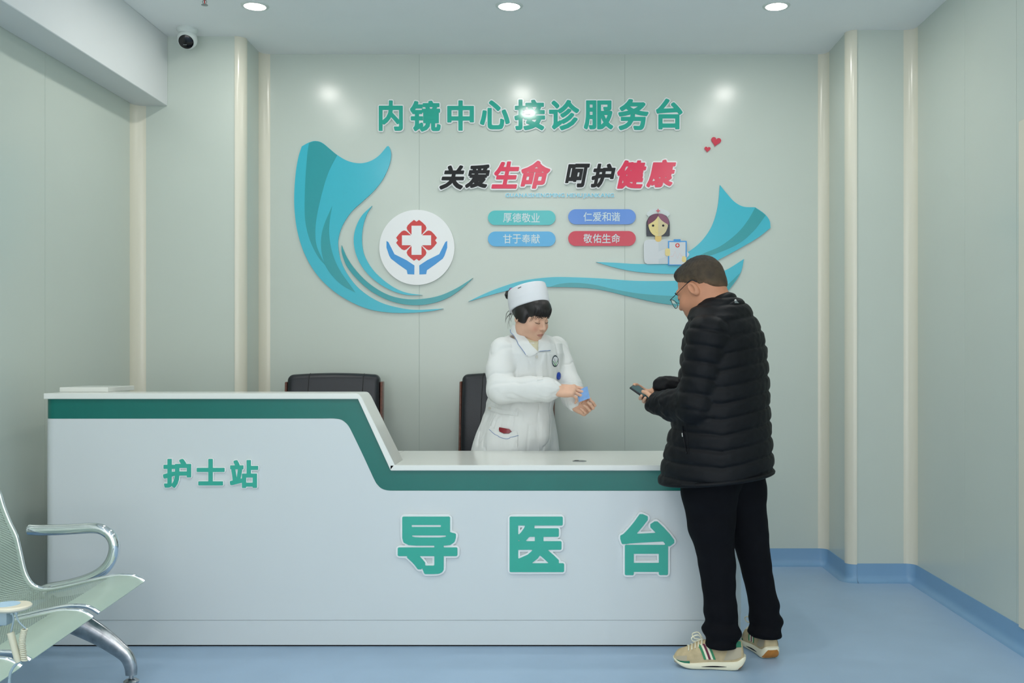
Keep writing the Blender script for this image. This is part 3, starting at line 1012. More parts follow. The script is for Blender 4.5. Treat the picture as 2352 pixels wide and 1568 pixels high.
# beam, brackets, legs, arms
MB().tube([bw(-0.36, 0.30, -0.0), bw(-0.36, 0.30, 1.62)], 0.03, 4).build('beam', 'chrome_worn', bench)
for k in range(3):
    for v in (0.1, 0.38):
        MB().prism([bw(-0.40, 0.315, k * PITCH + v), bw(-0.30, 0.315, k * PITCH + v), bw(-0.16, 0.378, k * PITCH + v), bw(-0.24, 0.362, k * PITCH + v), bw(-0.40, 0.345, k * PITCH + v)], ROW * 0.006).build('seat_bracket', 'chrome_worn', bench)
for v in (0.03, 1.35):
    for sg in (1, -1):
        u0 = -0.36
        top = [(0.0, 0.325), (0.10, 0.268), (0.2, 0.2), (0.275, 0.135), (0.305, 0.10), (0.318, 0.062), (0.32, 0.03)]
        if sg < 0: top = [(a * 0.9, z) for a, z in top]
        cen = [bw(u0 + sg * a, z - 0.028 * (1 - a / 0.32), v) for a, z in top]
        rad = [0.058, 0.05, 0.04, 0.031, 0.027, 0.024, 0.022]
        lg = MB().tube([tuple(p) for p in spline(cen, 4)], [float(np.interp(i, np.arange(0, 25, 4), rad)) for i in range(25)], 14, flat=(tuple(ROW), 0.55)).build('leg', 'chrome_worn', bench, True, 50)
        fp = bw(u0 + sg * top[-1][0], 0, v)
        MB().lathe([(0.028, 0.0), (0.029, 0.008), (0.02, 0.015), (0.009, 0.018), (0.008, 0.035)], fp, n=20).build('foot_pad', 'chrome_worn', lg, True)
for v in (-0.035,):
    ka = F / 3.965
    arm = [((x - VX) / ka, EYE - (y - VY) / ka) for x, y in ((67, 1216), (100, 1217), (160, 1215), (212, 1212), (238, 1217), (256, 1232), (263, 1254), (258, 1280), (243, 1304), (218, 1322), (185, 1335), (150, 1344), (110, 1352), (92, 1362))]
    pts = [(x, 3.965, z) for x, z in arm]
    pts = [tuple(p) for p in spline(pts, 6)]
    pts = [(p[0], p[1] - 0.0 , p[2]) for p in pts]
    MB().tube(pts, 0.0215, 16).build('armrest', 'chrome', bench, True, 60)
    MB().tube([Vector(pts[0]) + Vector((-0.006, 0, 0)), Vector(pts[0]) + Vector((0.004, 0, 0))], [0.014, 0.0217], 16).build('arm_end_cap', 'chrome', bench, True)
    MB().tube([pts[-1], bw(-0.36, 0.31, 0.02)], 0.016, 10).build('arm_bracket', 'chrome_worn', bench, True)

# ------------------------------------------------------------------ charging hub with dangling cables
YH = 2.2
hp = lambda x, y, dy=0.0: px(x, y, YH + dy)
hub = hp(29, 1392)
hub_t = thing('charging_stand', (hub.x - 0.12, YH, 0), 'small cream round-capped charging stand with coiled cables beside the seats', 'charging stand')
MB().lathe([(0.03, -0.008), (0.038, -0.003), (0.039, 0.001), (0.036, 0.004), (0.001, 0.005)], hub, n=32).build('cap', 'tray_cream', hub_t, True)
MB().lathe([(0.026, 0.0045), (0.026, 0.0058), (0.001, 0.006)], hub + Vector((-0.012, 0, 0)), n=28).build('cap_sticker', 'tray_blue', hub_t, True)
MB().box((hub.x - 0.034, YH - 0.016, hub.z - 0.04), (hub.x - 0.004, YH + 0.016, hub.z - 0.007), 0.006).build('socket_block', 'cable_grey', hub_t, True)
MB().tube([tuple(p) for p in spline([(hub.x - 0.02, YH, hub.z - 0.03), (hub.x - 0.06, YH, hub.z - 0.05), (hub.x - 0.11, YH, hub.z - 0.13), (hub.x - 0.12, YH, 0.3), (hub.x - 0.12, YH, 0.012)], 8)], 0.011, 12).build('stand_pole', 'metal_grey', hub_t, True)
MB().lathe([(0.09, 0.0), (0.09, 0.008), (0.02, 0.016), (0.001, 0.016)], (hub.x - 0.12, YH, 0), n=32).build('stand_foot', 'metal_grey', hub_t, True)
for a, b, c in (((27, 1404), (31, 1422), (25, 1452)), ((36, 1403), (42, 1425), (60, 1444))):
    MB().tube([hp(a[0], a[1], -0.02), hp((a[0] * 2 + b[0]) / 3, (a[1] * 2 + b[1]) / 3, -0.02)], 0.004, 8).build('plug', 'cable_grey', hub_t, True)
    MB().tube([tuple(p) for p in spline([hp(*a, -0.02), hp(*b, -0.02), hp(*c, -0.02)], 6)], 0.0018, 6).build('cable', 'cable_grey', hub_t, True)
MB().tube([tuple(p) for p in spline([hp(24, 1452, -0.02), hp(33, 1485, -0.02), hp(43, 1520, -0.02)], 5)], [0.0075] * 10 + [0.006], 12).build('cable_bundle', 'cable_tan', hub_t, True)
co = []
ax = spline([hp(56, 1444, -0.02), hp(51, 1475, -0.02), hp(56, 1517, -0.02)], 60)
for i, p in enumerate(ax):
    a = i * 2 * math.pi / 6.6
    co.append((p[0] + 0.0055 * math.cos(a), p[1] + 0.0055 * math.sin(a), p[2]))
MB().tube(co, 0.0021, 6).build('coiled_cable', 'cable_tan', hub_t, True, 80)
MB().tube([tuple(p) for p in spline([hp(50, 1518, -0.02), hp(38, 1524, -0.02), hp(27, 1538, -0.02), hp(22, 1556, -0.02), hp(19, 1600, -0.02), (hub.x - 0.03, YH - 0.02, 0.1), (hub.x - 0.09, YH - 0.01, 0.012)], 8)], 0.003, 8).build('cable', 'cable_grey', hub_t, True)


# ================================================================== office chairs behind the desk
def office_chair(x, y, ang, label):
    rz = Matrix.Rotation(R(ang), 3, 'Z')
    t = thing('office_chair', (x, y, 0), label, 'chair', 'office chairs behind the desk')

    def put(mb, name, m, par=t, smooth=True):
        mb.v = [tuple(rz @ Vector(v) + Vector((x, y, 0))) for v in mb.v]
        return mb.build(name, m, par, smooth, 50)
    tilt = Matrix.Rotation(R(-7), 3, 'X')
    bow = lambda a, b, c: (a, b + 0.10 * (c - 0.47) - 0.02 * math.sin((c - 0.47) / 0.7 * math.pi), c + 0.012 * (1 - (a / 0.27) ** 2) * (c > 1))
    mb = MB()
    bm = bmesh.new()
    bmesh.ops.create_grid(bm, x_segments=12, y_segments=14, size=0.5)
    g = bmesh.ops.extrude_face_region(bm, geom=bm.faces[:])
    for v in g['geom']:
        if isinstance(v, bmesh.types.BMVert): v.co.z = 1
    for v in bm.verts: v.co = Vector((v.co.x * 0.536, 0.105 * (1 - v.co.z), 0.82 + v.co.y * 0.70))
    bmesh.ops.recalc_face_normals(bm, faces=bm.faces)
    eds = [e for e in bm.edges if len(e.link_faces) == 2 and e.calc_face_angle(0) > 1]
    bmesh.ops.bevel(bm, geom=eds, offset=0.032, segments=5, affect='EDGES', profile=0.5)
    mb.bm(bm)
    mb.v = [bow(*v) for v in mb.v]
    pad = put(mb, 'back_pad', 'leather')
    for a0 in (-0.16, 0.155):
        q = [(a0 + 0.02 * (k / 12), -0.0005 if 0.5 < 0.5 + 0.66 * k / 12 < 1.15 else 0.0, 0.5 + 0.655 * k / 12) for k in range(13)]
        q += [(a0 + 0.02, 0.012, 1.166), (a0 + 0.02, 0.05, 1.171)]
        mb = MB().tube([bow(*v) for v in q], 0.0022, 6)
        put(mb, 'seam', 'plastic_black', pad)
    mb = MB().box((-0.258, 0.06, 0.45), (0.258, 0.125, 1.165), 0.03, 3)
    mb.v = [(a, b + 0.10 * (c - 0.47), c) for a, b, c in mb.v]
    put(mb, 'back_shell', 'leather')
    for sg in (-1, 1):
        mb = MB().box((sg * 0.27, 0.02, 0.42), (sg * 0.284, 0.125, 1.13), 0.005, 2)
        mb.v = [(a, b + 0.10 * (c - 0.47), c) for a, b, c in mb.v]
        put(mb, 'wood_side', 'wood')
        mb = MB().tube([tuple(q) for q in spline([(sg * 0.29, 0.08, 0.66), (sg * 0.30, -0.1, 0.67), (sg * 0.30, -0.24, 0.66), (sg * 0.295, -0.31, 0.6), (sg * 0.285, -0.25, 0.46), (sg * 0.27, -0.16, 0.42)], 6)], 0.02, 10)
        a = put(mb, 'armrest', 'wood')
        put(MB().box((sg * 0.27, -0.24, 0.678), (sg * 0.33, -0.02, 0.70), 0.01, 2), 'arm_pad', 'leather', a)
    put(MB().box((-0.265, -0.355, 0.40), (0.265, 0.06, 0.51), 0.035, 4), 'seat', 'leather')
    put(MB().lathe([(0.03, 0.09), (0.03, 0.3), (0.022, 0.3), (0.022, 0.4)], (0, -0.13, 0), n=16), 'gas_lift', 'plastic_black')
    for k in range(5):
        a = R(90 + 72 * k)
        d = Vector((math.cos(a), math.sin(a), 0))
        c = Vector((0, -0.13, 0))
        sp = put(MB().tube([c + d * 0.02 + Vector((0, 0, 0.1)), c + d * 0.24 + Vector((0, 0, 0.075))], [0.03, 0.018], 8), 'spoke', 'wood')
        e = Vector((-d.y, d.x, 0))
        mb = MB()
        for s2 in (-0.02, 0.005): mb.lathe([(0.001, 0), (0.026, 0.0), (0.028, 0.003), (0.028, 0.012), (0.026, 0.015), (0.001, 0.015)], c + d * 0.24 + Vector((0, 0, 0.028)) + e * s2, axis=e, n=16)
        put(mb, 'caster', 'plastic_black', sp)


office_chair((763 - VX) * 5.80 / F, 5.78, 4, 'black leather office chair showing above the raised part of the desk')
office_chair((1161 - VX) * 5.90 / F, 5.86, -3, 'black leather office chair behind the person in the white coat')

# ================================================================== smooth solid modelling for the figures
A3 = lambda v: np.array(v, float)


def unit(v):
    v = A3(v)
    return v / np.linalg.norm(v)


class Solid:
    """a smooth blend of simple shapes, meshed as one continuous surface"""
    def __init__(s): s.ops = []

    def _add(s, fn, c, r, k, mode): s.ops.append((fn, A3(c), r, k, mode)); return s

    def cone(s, a, b, ra, rb, k=0.01, mode='+', disp=None):
        a, b = A3(a), A3(b)
        d = b - a; L2 = d @ d

        def fn(P):
            q = P - a
            t = np.clip(q @ d / L2, 0, 1)
            e = q - t[:, None] * d
            o = np.sqrt((e * e).sum(1)) - (ra + (rb - ra) * t)
            return o + disp(P, t) if disp else o
        return s._add(fn, (a + b) / 2, np.linalg.norm(d) / 2 + max(ra, rb), k, mode)

    def chain(s, pts, rads, k=0.01, mode='+', disp=None):
        for i in range(len(pts) - 1): s.cone(pts[i], pts[i + 1], rads[i], rads[i + 1], k, mode, disp)
        return s

    def ball(s, c, r, k=0.01, mode='+'): return s.cone(c, A3(c) + [1e-4, 0, 0], r, r, k, mode)

    def ell(s, c, rad, M=None, k=0.01, mode='+', disp=None):
        """ellipsoid; the columns of M are its axes"""
        c, rad = A3(c), A3(rad)
        M = np.eye(3) if M is None else A3(M)

        def fn(P):
            q = ((P - c) @ M) / rad
            n = np.sqrt((q * q).sum(1)); g = np.sqrt(((q / rad) ** 2).sum(1)) + 1e-9
            o = n * (n - 1) / g
            return o + disp(P, None) if disp else o
        return s._add(fn, c, max(rad), k, mode)

    def box(s, c, half, M, r, k=0.01, mode='+'):
        c, half, M = A3(c), A3(half), A3(M)

        def fn(P):
            q = np.abs((P - c) @ M) - (half - r)
            return np.sqrt((np.maximum(q, 0) ** 2).sum(1)) + np.minimum(q.max(1), 0) - r
        return s._add(fn, c, np.linalg.norm(half), k, mode)

    def loft(s, st, M, o, k=0.01, mode='+', disp=None, shell=None, cap=0.01, ends=None, power=2.0):
        """sections along the third axis of M: st = [(h, c0, c1, r0, r1)] measured from o along the axes of M"""
        st = np.array(sorted(st), float)
        M, o = A3(M), A3(o)
        hh = st[:, 0]
        h0, h1 = (hh[0], hh[-1]) if ends is None else ends

        def fn(P):
            q = (P - o) @ M
            h = np.clip(q[:, 2], hh[0], hh[-1])
            c0, c1, r0, r1 = [np.interp(h, hh, st[:, i]) for i in (1, 2, 3, 4)]
            x, y = (q[:, 0] - c0) / r0, (q[:, 1] - c1) / r1
            if power == 2.0: n = np.sqrt(x * x + y * y) + 1e-9
            else: n = (np.abs(x) ** power + np.abs(y) ** power) ** (1 / power) + 1e-9
            g = np.sqrt((x / r0) ** 2 + (y / r1) ** 2) / np.sqrt(x * x + y * y + 1e-12)
            d = (n - 1) / np.maximum(g, 1e-6)
            if disp: d = d + disp(P, q)
            if shell: d = np.abs(d) - shell
            e = np.maximum(h0 - q[:, 2], q[:, 2] - h1)
            w = np.clip(0.5 + 0.5 * (d - e) / cap, 0, 1)          # smooth max
            return e + (d - e) * w + cap * w * (1 - w)
        cen = o + M @ A3([np.mean(st[:, 1]), np.mean(st[:, 2]), (hh[0] + hh[-1]) / 2])
        rad = math.sqrt(((hh[-1] - hh[0]) / 2) ** 2 + (max(st[:, 3].max(), st[:, 4].max()) + max(np.ptp(st[:, 1]), np.ptp(st[:, 2])) / 2) ** 2) + (shell or 0)
        return s._add(fn, cen, rad, k, mode)

    def plane(s, p, n, k=0.004):
        """cut away the side the normal points to"""
        p, n = A3(p), unit(n)
        return s._add(lambda P: -((P - p) @ n), p, 9.0, k, '-')

    def __call__(s, P):
        d = np.full(len(P), 0.5)
        for fn, c, r, k, mode in s.ops:
            m = ((P - c) ** 2).sum(1) < (r + k + 0.06) ** 2
            if not m.any(): continue
            e = fn(P[m]); a = d[m]
            if mode == '+':
                h = np.clip(0.5 + 0.5 * (a - e) / k, 0, 1)
                d[m] = a + (e - a) * h - k * h * (1 - h)
            else:
                h = np.clip(0.5 - 0.5 * (a + e) / k, 0, 1)
                d[m] = a + (-e - a) * h + k * h * (1 - h)
        return d

    def mesh(s, h, pad=0.03):
        lo = np.min([c - r for _, c, r, _, m in s.ops if m == '+'], 0) - pad
        hi = np.max([c + r for _, c, r, _, m in s.ops if m == '+'], 0) + pad
        B = 8
        nb = np.ceil((hi - lo) / (h * B)).astype(int)
        I = np.stack(np.meshgrid(*[np.arange(n) for n in nb], indexing='ij'), -1).reshape(-1, 3)
        dc = s(lo + (I * B + B / 2) * h)
        I = I[np.abs(dc) < h * B * 0.87 * 1.9 + 0.012]
        g = np.arange(B + 1)
        O = np.stack(np.meshgrid(g, g, g, indexing='ij'), -1).reshape(-1, 3)
        N = nb * B + 2
        vals = np.full((len(I), (B + 1) ** 3), 0.5)
        cen = lo + (I * B + B / 2) * h
        hd = B * h * 0.87
        for fn, c, r, k, mode in s.ops:                            # shape by shape, only over the blocks it can reach
            bs_ = np.nonzero(((cen - c) ** 2).sum(1) < (r + k + 0.02 + hd) ** 2)[0]
            for a in range(0, len(bs_), 400):
                ix = bs_[a:a + 400]
                e = fn(lo + (I[ix][:, None, :] * B + O[None]).reshape(-1, 3) * h).reshape(len(ix), -1)
                d = vals[ix]
                if mode == '+':
                    g_ = np.clip(0.5 + 0.5 * (d - e) / k, 0, 1)
                    vals[ix] = d + (e - d) * g_ - k * g_ * (1 - g_)
                else:
                    g_ = np.clip(0.5 - 0.5 * (d + e) / k, 0, 1)
                    vals[ix] = d + (-e - d) * g_ + k * g_ * (1 - g_)
        D = vals.reshape(-1, B + 1, B + 1, B + 1)
        neg = D < 0
        cnt = sum(neg[:, i:i + B, j:j + B, k:k + B].astype(np.int8) for i in (0, 1) for j in (0, 1) for k in (0, 1))
        b, i, j, k = np.nonzero((cnt > 0) & (cnt < 8))
        C = np.stack([i, j, k], 1)
        G = I[b] * B + C
        key = (G[:, 0] * N[1] + G[:, 1]) * N[2] + G[:, 2]
        acc = np.zeros((len(b), 3)); w = np.zeros(len(b))
        cor = [(x, y, z) for x in (0, 1) for y in (0, 1) for z in (0, 1)]
        for p in cor:
            for ax in range(3):
                if p[ax]: continue
                q = list(p); q[ax] = 1
                a = D[b, i + p[0], j + p[1], k + p[2]]; e = D[b, i + q[0], j + q[1], k + q[2]]
                m = (a < 0) != (e < 0)
                t = np.where(m, a / np.where(m, a - e, 1), 0)
                pt = np.tile(A3(p), (len(b), 1)); pt[:, ax] = t
                acc += np.where(m[:, None], pt, 0); w += m
        V = lo + (G + acc / w[:, None]) * h
        od = np.argsort(key); ks_ = key[od]; V = V[od]

        def find(gx):
            kk = (gx[:, 0] * N[1] + gx[:, 1]) * N[2] + gx[:, 2]
            p = np.clip(np.searchsorted(ks_, kk), 0, len(ks_) - 1)
            return np.where(ks_[p] == kk, p, -1)
        faces = []
        for ax in range(3):
            u, v = (ax + 1) % 3, (ax + 2) % 3
            sl = [slice(0, B)] * 3; s2 = list(sl); s2[ax] = slice(1, B + 1)
            a = neg[:, sl[0], sl[1], sl[2]]; e = neg[:, s2[0], s2[1], s2[2]]
            b, i, j, k = np.nonzero(a != e)
            out = a[b, i, j, k]
            g0 = I[b] * B + np.stack([i, j, k], 1)
            qs = []
            for du, dv in ((-1, -1), (0, -1), (0, 0), (-1, 0)):
                gg = g0.copy(); gg[:, u] += du; gg[:, v] += dv
                qs.append(find(gg))
            Q = np.stack(qs, 1)
            Q[~out] = Q[~out][:, ::-1]
            faces.append(Q[(Q >= 0).all(1)])
        return V, np.vstack(faces)


def solid_obj(name, s, h, m, parent, pick=None, smooth=1):
    """mesh a Solid; pick(centres) -> material index"""
    V, Q = s.mesh(h)
    used, inv = np.unique(Q, return_inverse=True)                  # drop vertices no face uses
    V, Q = V[used], inv.reshape(Q.shape)
    for _ in range(smooth):                                        # light relaxing of the grid steps
        acc = np.zeros_like(V); n = np.zeros(len(V))
        for a in range(4):
            np.add.at(acc, Q[:, a], V[Q[:, (a + 1) % 4]] + V[Q[:, (a - 1) % 4]]); np.add.at(n, Q[:, a], 2)
        n[n == 0] = 1
        V = V * 0.5 + 0.5 * acc / n[:, None]
    org = np.array([(V[:, 0].min() + V[:, 0].max()) / 2, (V[:, 1].min() + V[:, 1].max()) / 2, V[:, 2].min()])
    me = bpy.data.meshes.new(name)
    me.vertices.add(len(V)); me.vertices.foreach_set('co', (V - org).ravel())
    me.loops.add(Q.size); me.loops.foreach_set('vertex_index', Q.ravel())
    me.polygons.add(len(Q)); me.polygons.foreach_set('loop_start', np.arange(0, Q.size, 4))
    for q in (m if isinstance(m, (list, tuple)) else [m]): me.materials.append(MATS[q])
    if pick is not None: me.polygons.foreach_set('material_index', pick(V[Q].mean(1)).astype(np.int32))
    me.update(calc_edges=True)
    me.validate()
    return link_mesh(name, me, None, parent, org, True)


def frame(fwd, up=(0, 0, 1), roll=0.0):
    """columns: left, forward, up of a body part looking along fwd"""
    f = unit(fwd); l = unit(np.cross(up, f)); u = np.cross(f, l)
    if roll:
        c, s_ = math.cos(roll), math.sin(roll)
        l, u = l * c + u * s_, u * c - l * s_
    return np.stack([l, f, u], 1)


def head(S, o, M, sc=1.0, female=False):
    """skull, face and ears in the frame M (left, forward, up) about o, the middle of the head at eye level"""
    T = lambda p: A3(o) + M @ (A3(p) * sc)
    e = lambda c, r, k=0.012, mode='+', Mx=None: S.ell(T(c), A3(r) * sc, M if Mx is None else M @ Mx, k * sc, mode)
    cone = lambda a, b, ra, rb, k=0.008, mode='+': S.cone(T(a), T(b), ra * sc, rb * sc, k * sc, mode)
    e((0, -0.016, 0.036), (0.075, 0.094, 0.086), 0.01)
    e((0, 0.026, -0.03), (0.063, 0.066, 0.088), 0.03)
    e((0, 0.036, -0.075), (0.046, 0.052, 0.042), 0.03)
    e((0, 0.072, -0.101), (0.02, 0.017, 0.017), 0.02)
    for s in (-1, 1):
        e((s * 0.055, -0.002, -0.06), (0.016, 0.03, 0.04), 0.03)
        e((s * 0.04, 0.058, -0.036), (0.026, 0.027, 0.026), 0.025)
        cone((s * 0.012, 0.09, 0.019), (s * 0.048, 0.073, 0.021), 0.007, 0.006, 0.016)
        e((s * 0.031, 0.094, 0.0), (0.017, 0.012, 0.011), 0.012, '-')
        e((s * 0.031, 0.0765, -0.001), (0.0155, 0.0135, 0.0125), 0.003)
    cone((0, 0.088, 0.008), (0, 0.108, -0.03), 0.007, 0.0105, 0.012)
    for s in (-1, 1):
        S.ball(T((s * 0.0115, 0.099, -0.035)), 0.0085 * sc, 0.006 * sc)
        S.ball(T((s * 0.006, 0.104, -0.0425)), 0.0035 * sc, 0.003 * sc, '-')
    e((0, 0.083, -0.062), (0.026, 0.014, 0.016), 0.012)
    lf = 0.0064 if female else 0.0060
    for a, b in (((-0.021, 0.087, -0.0660), (0, 0.0950, -0.0628)), ((0, 0.0950, -0.0628), (0.021, 0.087, -0.0660))): cone(a, b, 0.003, lf * 0.85, 0.006) if a[0] else cone(a, b, lf * 0.85, 0.003, 0.006)
    for a, b in (((-0.019, 0.086, -0.0690), (0, 0.0930, -0.0728)), ((0, 0.0930, -0.0728), (0.019, 0.086, -0.0690))): cone(a, b, 0.003, lf, 0.006) if a[0] else cone(a, b, lf, 0.003, 0.006)
    for a, b in (((-0.023, 0.090, -0.0672), (0, 0.1005, -0.0682)), ((0, 0.1005, -0.0682), (0.023, 0.090, -0.0672))): cone(a, b, 0.0014, 0.0014, 0.002, '-')
    for s in (-1, 1):
        t = math.radians(-14)
        Mx = np.array([[math.cos(s * 0.35), math.sin(s * 0.35), 0], [-math.sin(s * 0.35), math.cos(s * 0.35), 0], [0, 0, 1]]) @ np.array([[1, 0, 0], [0, math.cos(t), -math.sin(t)], [0, math.sin(t), math.cos(t)]])
        e((s * 0.081, -0.012, -0.008), (0.0095, 0.018, 0.031), 0.006, '+', Mx)
        e((s * 0.0915, -0.008, -0.004), (0.009, 0.0115, 0.021), 0.003, '-', Mx)
        e((s * 0.083, 0.0, -0.012), (0.006, 0.005, 0.007), 0.004)
    return T


def hand(S, wrist, f, n, side, curls, thumb, sc=1.0, spread=0.0):
    """palm and five fingers: f towards the fingers, n out of the palm; curls = degrees (knuckle, middle, end) for index..little"""
    f = unit(f); n = unit(A3(n) - f * (A3(n) @ f))
    t = np.cross(f, n) * (1 if side == 'R' else -1)                # towards the thumb
    W = A3(wrist)
    Q = lambda a, b, c: W + (f * a + t * b + n * c) * sc
    S.cone(Q(-0.03, 0, 0), Q(0.012, 0, 0), 0.026 * sc, 0.026 * sc, 0.012)
    S.box(Q(0.045, -0.002, 0), A3((0.046, 0.039, 0.0145)) * sc, np.stack([f, t, n], 1), 0.0135 * sc, 0.014)
    S.ell(Q(0.035, 0.024, 0.009), A3((0.03, 0.016, 0.015)) * sc, np.stack([f, t, n], 1), 0.012)
    S.ell(Q(0.04, -0.025, 0.006), A3((0.034, 0.014, 0.013)) * sc, np.stack([f, t, n], 1), 0.012)
    tips = []
    for i, (off, base, L, r) in enumerate(((0.030, 0.084, (0.040, 0.024, 0.019), 0.0088), (0.0095, 0.089, (0.044, 0.028, 0.020), 0.009), (-0.0115, 0.085, (0.040, 0.026, 0.019), 0.0086), (-0.031, 0.075, (0.031, 0.019, 0.017), 0.0076))):
        p = Q(base, off, 0.0)
        S.ball(p - n * 0.002 * sc, (r + 0.0015) * sc, 0.008)
        a = 0.0
        sp = spread * (1.5 - i)
        for k in range(3):
            a += math.radians(curls[i][k])
            d = unit(f * math.cos(a) + n * math.sin(a) + t * sp * (1 if k == 0 else 0.4))
            q = p + d * L[k] * sc
            S.cone(p, q, (r - 0.0006 * k) * sc, (r - 0.0006 * (k + 1)) * sc, 0.0022)
            p = q
        tips.append(p)
    p = Q(0.022, 0.03, 0.006)
    for k, (d, L, r0, r1) in enumerate(zip(thumb, (0.040, 0.031, 0.025), (0.014, 0.0108, 0.0098), (0.011, 0.0098, 0.0085))):
        d = unit(f * d[0] + t * d[1] + n * d[2])
        q = p + d * L * sc
        S.cone(p, q, r0 * sc, r1 * sc, 0.006 if k == 0 else 0.003)
        p = q
    tips.append(p)
    return tips, Q


def silh(rows, Y, fx, lx, b_of):
    """loft sections from the silhouette: rows (y, x_left, x_right) in photo pixels -> (z, 0, 0, half depth..) about the axis at depth Y"""
    out = []
    for i, (y, x0, x1) in enumerate(rows):
        z = EYE - (y - VY) * Y / F
        xc = ((x0 + x1) / 2 - VX) * Y / F; hw = (x1 - x0) / 2 * Y / F
        b = b_of(z) if callable(b_of) else b_of[i]
        a2 = hw * hw - (lx * b) ** 2
        a = math.sqrt(max(a2, 0.0036)) / abs(fx)
        out.append((z, xc, a, b))
    return out


def fbm(P, s, seed=0):
    """cheap smooth pseudo-noise for cloth folds"""
    rs = np.random.RandomState(seed)
    o = 0
    for k in range(5):
        w_ = rs.normal(size=3); w_ = w_ / np.linalg.norm(w_) * s * (1 + 0.5 * k)
        o = o + np.sin(P @ w_ + rs.uniform(0, 6.28) + 1.3 * np.sin(P @ (w_[[1, 2, 0]] * 0.7))) / (1 + 0.6 * k)
    return o / 2.5

# ------------------------------------------------------------------ things lying on a curved surface
def trace(S, pts, near):
    """points of the solid S met along the lines of sight through photo pixels"""
    P = np.array(pts, float)
    D = np.stack([(P[:, 0] - VX) / F, np.ones(len(P)), -(P[:, 1] - VY) / F], 1)
    ln = np.linalg.norm(D, axis=1, keepdims=True); D = D / ln
    o = A3([0, 0, EYE]); t = near * ln[:, 0]
    for _ in range(70): t = t + np.clip(S(o + D * t[:, None]), -0.02, 0.02) * 0.75
    return o + D * t[:, None]


def normals(S, P, e=0.004):
    G = np.stack([S(P + d) - S(P - d) for d in np.eye(3) * e], 1)
    return G / (np.linalg.norm(G, axis=1, keepdims=True) + 1e-9)


def drape(name, S, poly, near, off, thick, m, parent, cell=4.0, lift=None):
    """a thin patch with a pixel outline laid on the solid S"""
    bm = bmesh.new()
    bm.faces.new([bm.verts.new((x, y, 0)) for x, y in poly])
    xs = [p[0] for p in poly]; ys = [p[1] for p in poly]
    for a in np.arange(min(xs) + cell / 2, max(xs), cell):
        bmesh.ops.bisect_plane(bm, geom=bm.verts[:] + bm.edges[:] + bm.faces[:], plane_co=(a, 0, 0), plane_no=(1, 0, 0))
    for a in np.arange(min(ys) + cell / 2, max(ys), cell):
        bmesh.ops.bisect_plane(bm, geom=bm.verts[:] + bm.edges[:] + bm.faces[:], plane_co=(0, a, 0), plane_no=(0, 1, 0))
    bm.verts.index_update()
    Q = [[v.index for v in f.verts] for f in bm.faces]
    bd = [[v.index for v in e.verts] for e in bm.edges if len(e.link_faces) == 1]
    P2 = np.array([v.co[:2] for v in bm.verts])
    bm.free()
    P = trace(S, P2, near); Nn = normals(S, P)
    o = np.full(len(P), off)
    if lift: o = o + np.array([lift(*q) for q in P2])
    top = P + Nn * (o + thick)[:, None]; bot = P + Nn * (o - 0.001)[:, None]
    n = len(P)
    fs = []
    for f in Q:
        a, b, c = top[f[0]], top[f[1]], top[f[2]]
        fl = np.cross(b - a, c - a) @ Nn[f[0]] < 0
        fs.append(tuple(f[::-1]) if fl else tuple(f)); fs.append(tuple(i + n for i in (f if fl else f[::-1])))
    for a, b in bd: fs.append((a, b, b + n, a + n))
    return obj(name, np.vstack([top, bot]), fs, m, parent, True, 50)


def piping(name, S, pts, near, r, m, parent, off=0.0, n=5, smooth=6):
    q = [tuple(p) for p in spline(pts, smooth)] if smooth else pts
    P = trace(S, q, near); P = P + normals(S, P) * (off)
    return MB().tube([tuple(p) for p in P], r, n).build(name, m, parent, True, 80)


mat('skin_woman', (222, 178, 152), 0.5, var=0.03, vscale=30, spec=0.3)
mat('skin_man', (190, 134, 104), 0.5, var=0.04, vscale=30, spec=0.3)
mat('skin_hand_man', (212, 164, 134), 0.5, var=0.03, vscale=30, spec=0.3)
mat('lip_woman', (196, 126, 116), 0.42)
mat('lip_man', (140, 84, 74), 0.45)
mat('hair_black', (26, 21, 20), 0.42, var=0.25, vscale=60, bump=0.5, bscale=220, stretch=(1, 1, 0.15))
mat('hair_crop', (70, 56, 40), 0.75, var=0.28, vscale=38, bump=0.7, bscale=420)
mat('coat_white', (226, 228, 226), 0.75, var=0.012, vscale=14, bump=0.15, bscale=500, sheen=0.1)
mat('cap_white', (230, 232, 236), 0.7)
mat('piping_blue', (120, 146, 190), 0.7)
mat('knit_cream', (214, 208, 178), 0.85)
mat('purple', (142, 92, 150), 0.7)
mat('badge_blue', (34, 70, 168), 0.25)
mat('badge_dark', (40, 58, 66), 0.6)
mat('badge_green', (72, 150, 76), 0.6)
mat('red_phone', (132, 28, 38), 0.3)
mat('card_blue', (118, 160, 212), 0.3, var=0.1, vscale=60)
mat('coat_button', (214, 210, 200), 0.4)
mat('lash', (30, 24, 24), 0.6)


def paint(o, mname, name, rgb, fn):
    """blend a second colour into a material where fn(world points) says so (lips, flushed cheeks)"""
    v = np.empty(len(o.data.vertices) * 3); o.data.vertices.foreach_get('co', v)
    w_ = v.reshape(-1, 3) + np.array(ORG[o.name])
    at = o.data.attributes.new(name, 'FLOAT', 'POINT')
    at.data.foreach_set('value', np.clip(fn(w_), 0, 1).astype(np.float32))
    nt = MATS[mname].node_tree
    a = nt.nodes.new('ShaderNodeAttribute'); a.attribute_name = name
    mx = nt.nodes.new('ShaderNodeMix'); mx.data_type = 'RGBA'
    b = nt.nodes['Principled BSDF'].inputs['Base Color']
    src = b.links[0].from_socket
    nt.links.new(src, mx.inputs[6])
    mx.inputs[7].default_value = (*[lin(c / 255) for c in rgb], 1)
    nt.links.new(a.outputs['Fac'], mx.inputs[0])
    nt.links.new(mx.outputs[2], b)


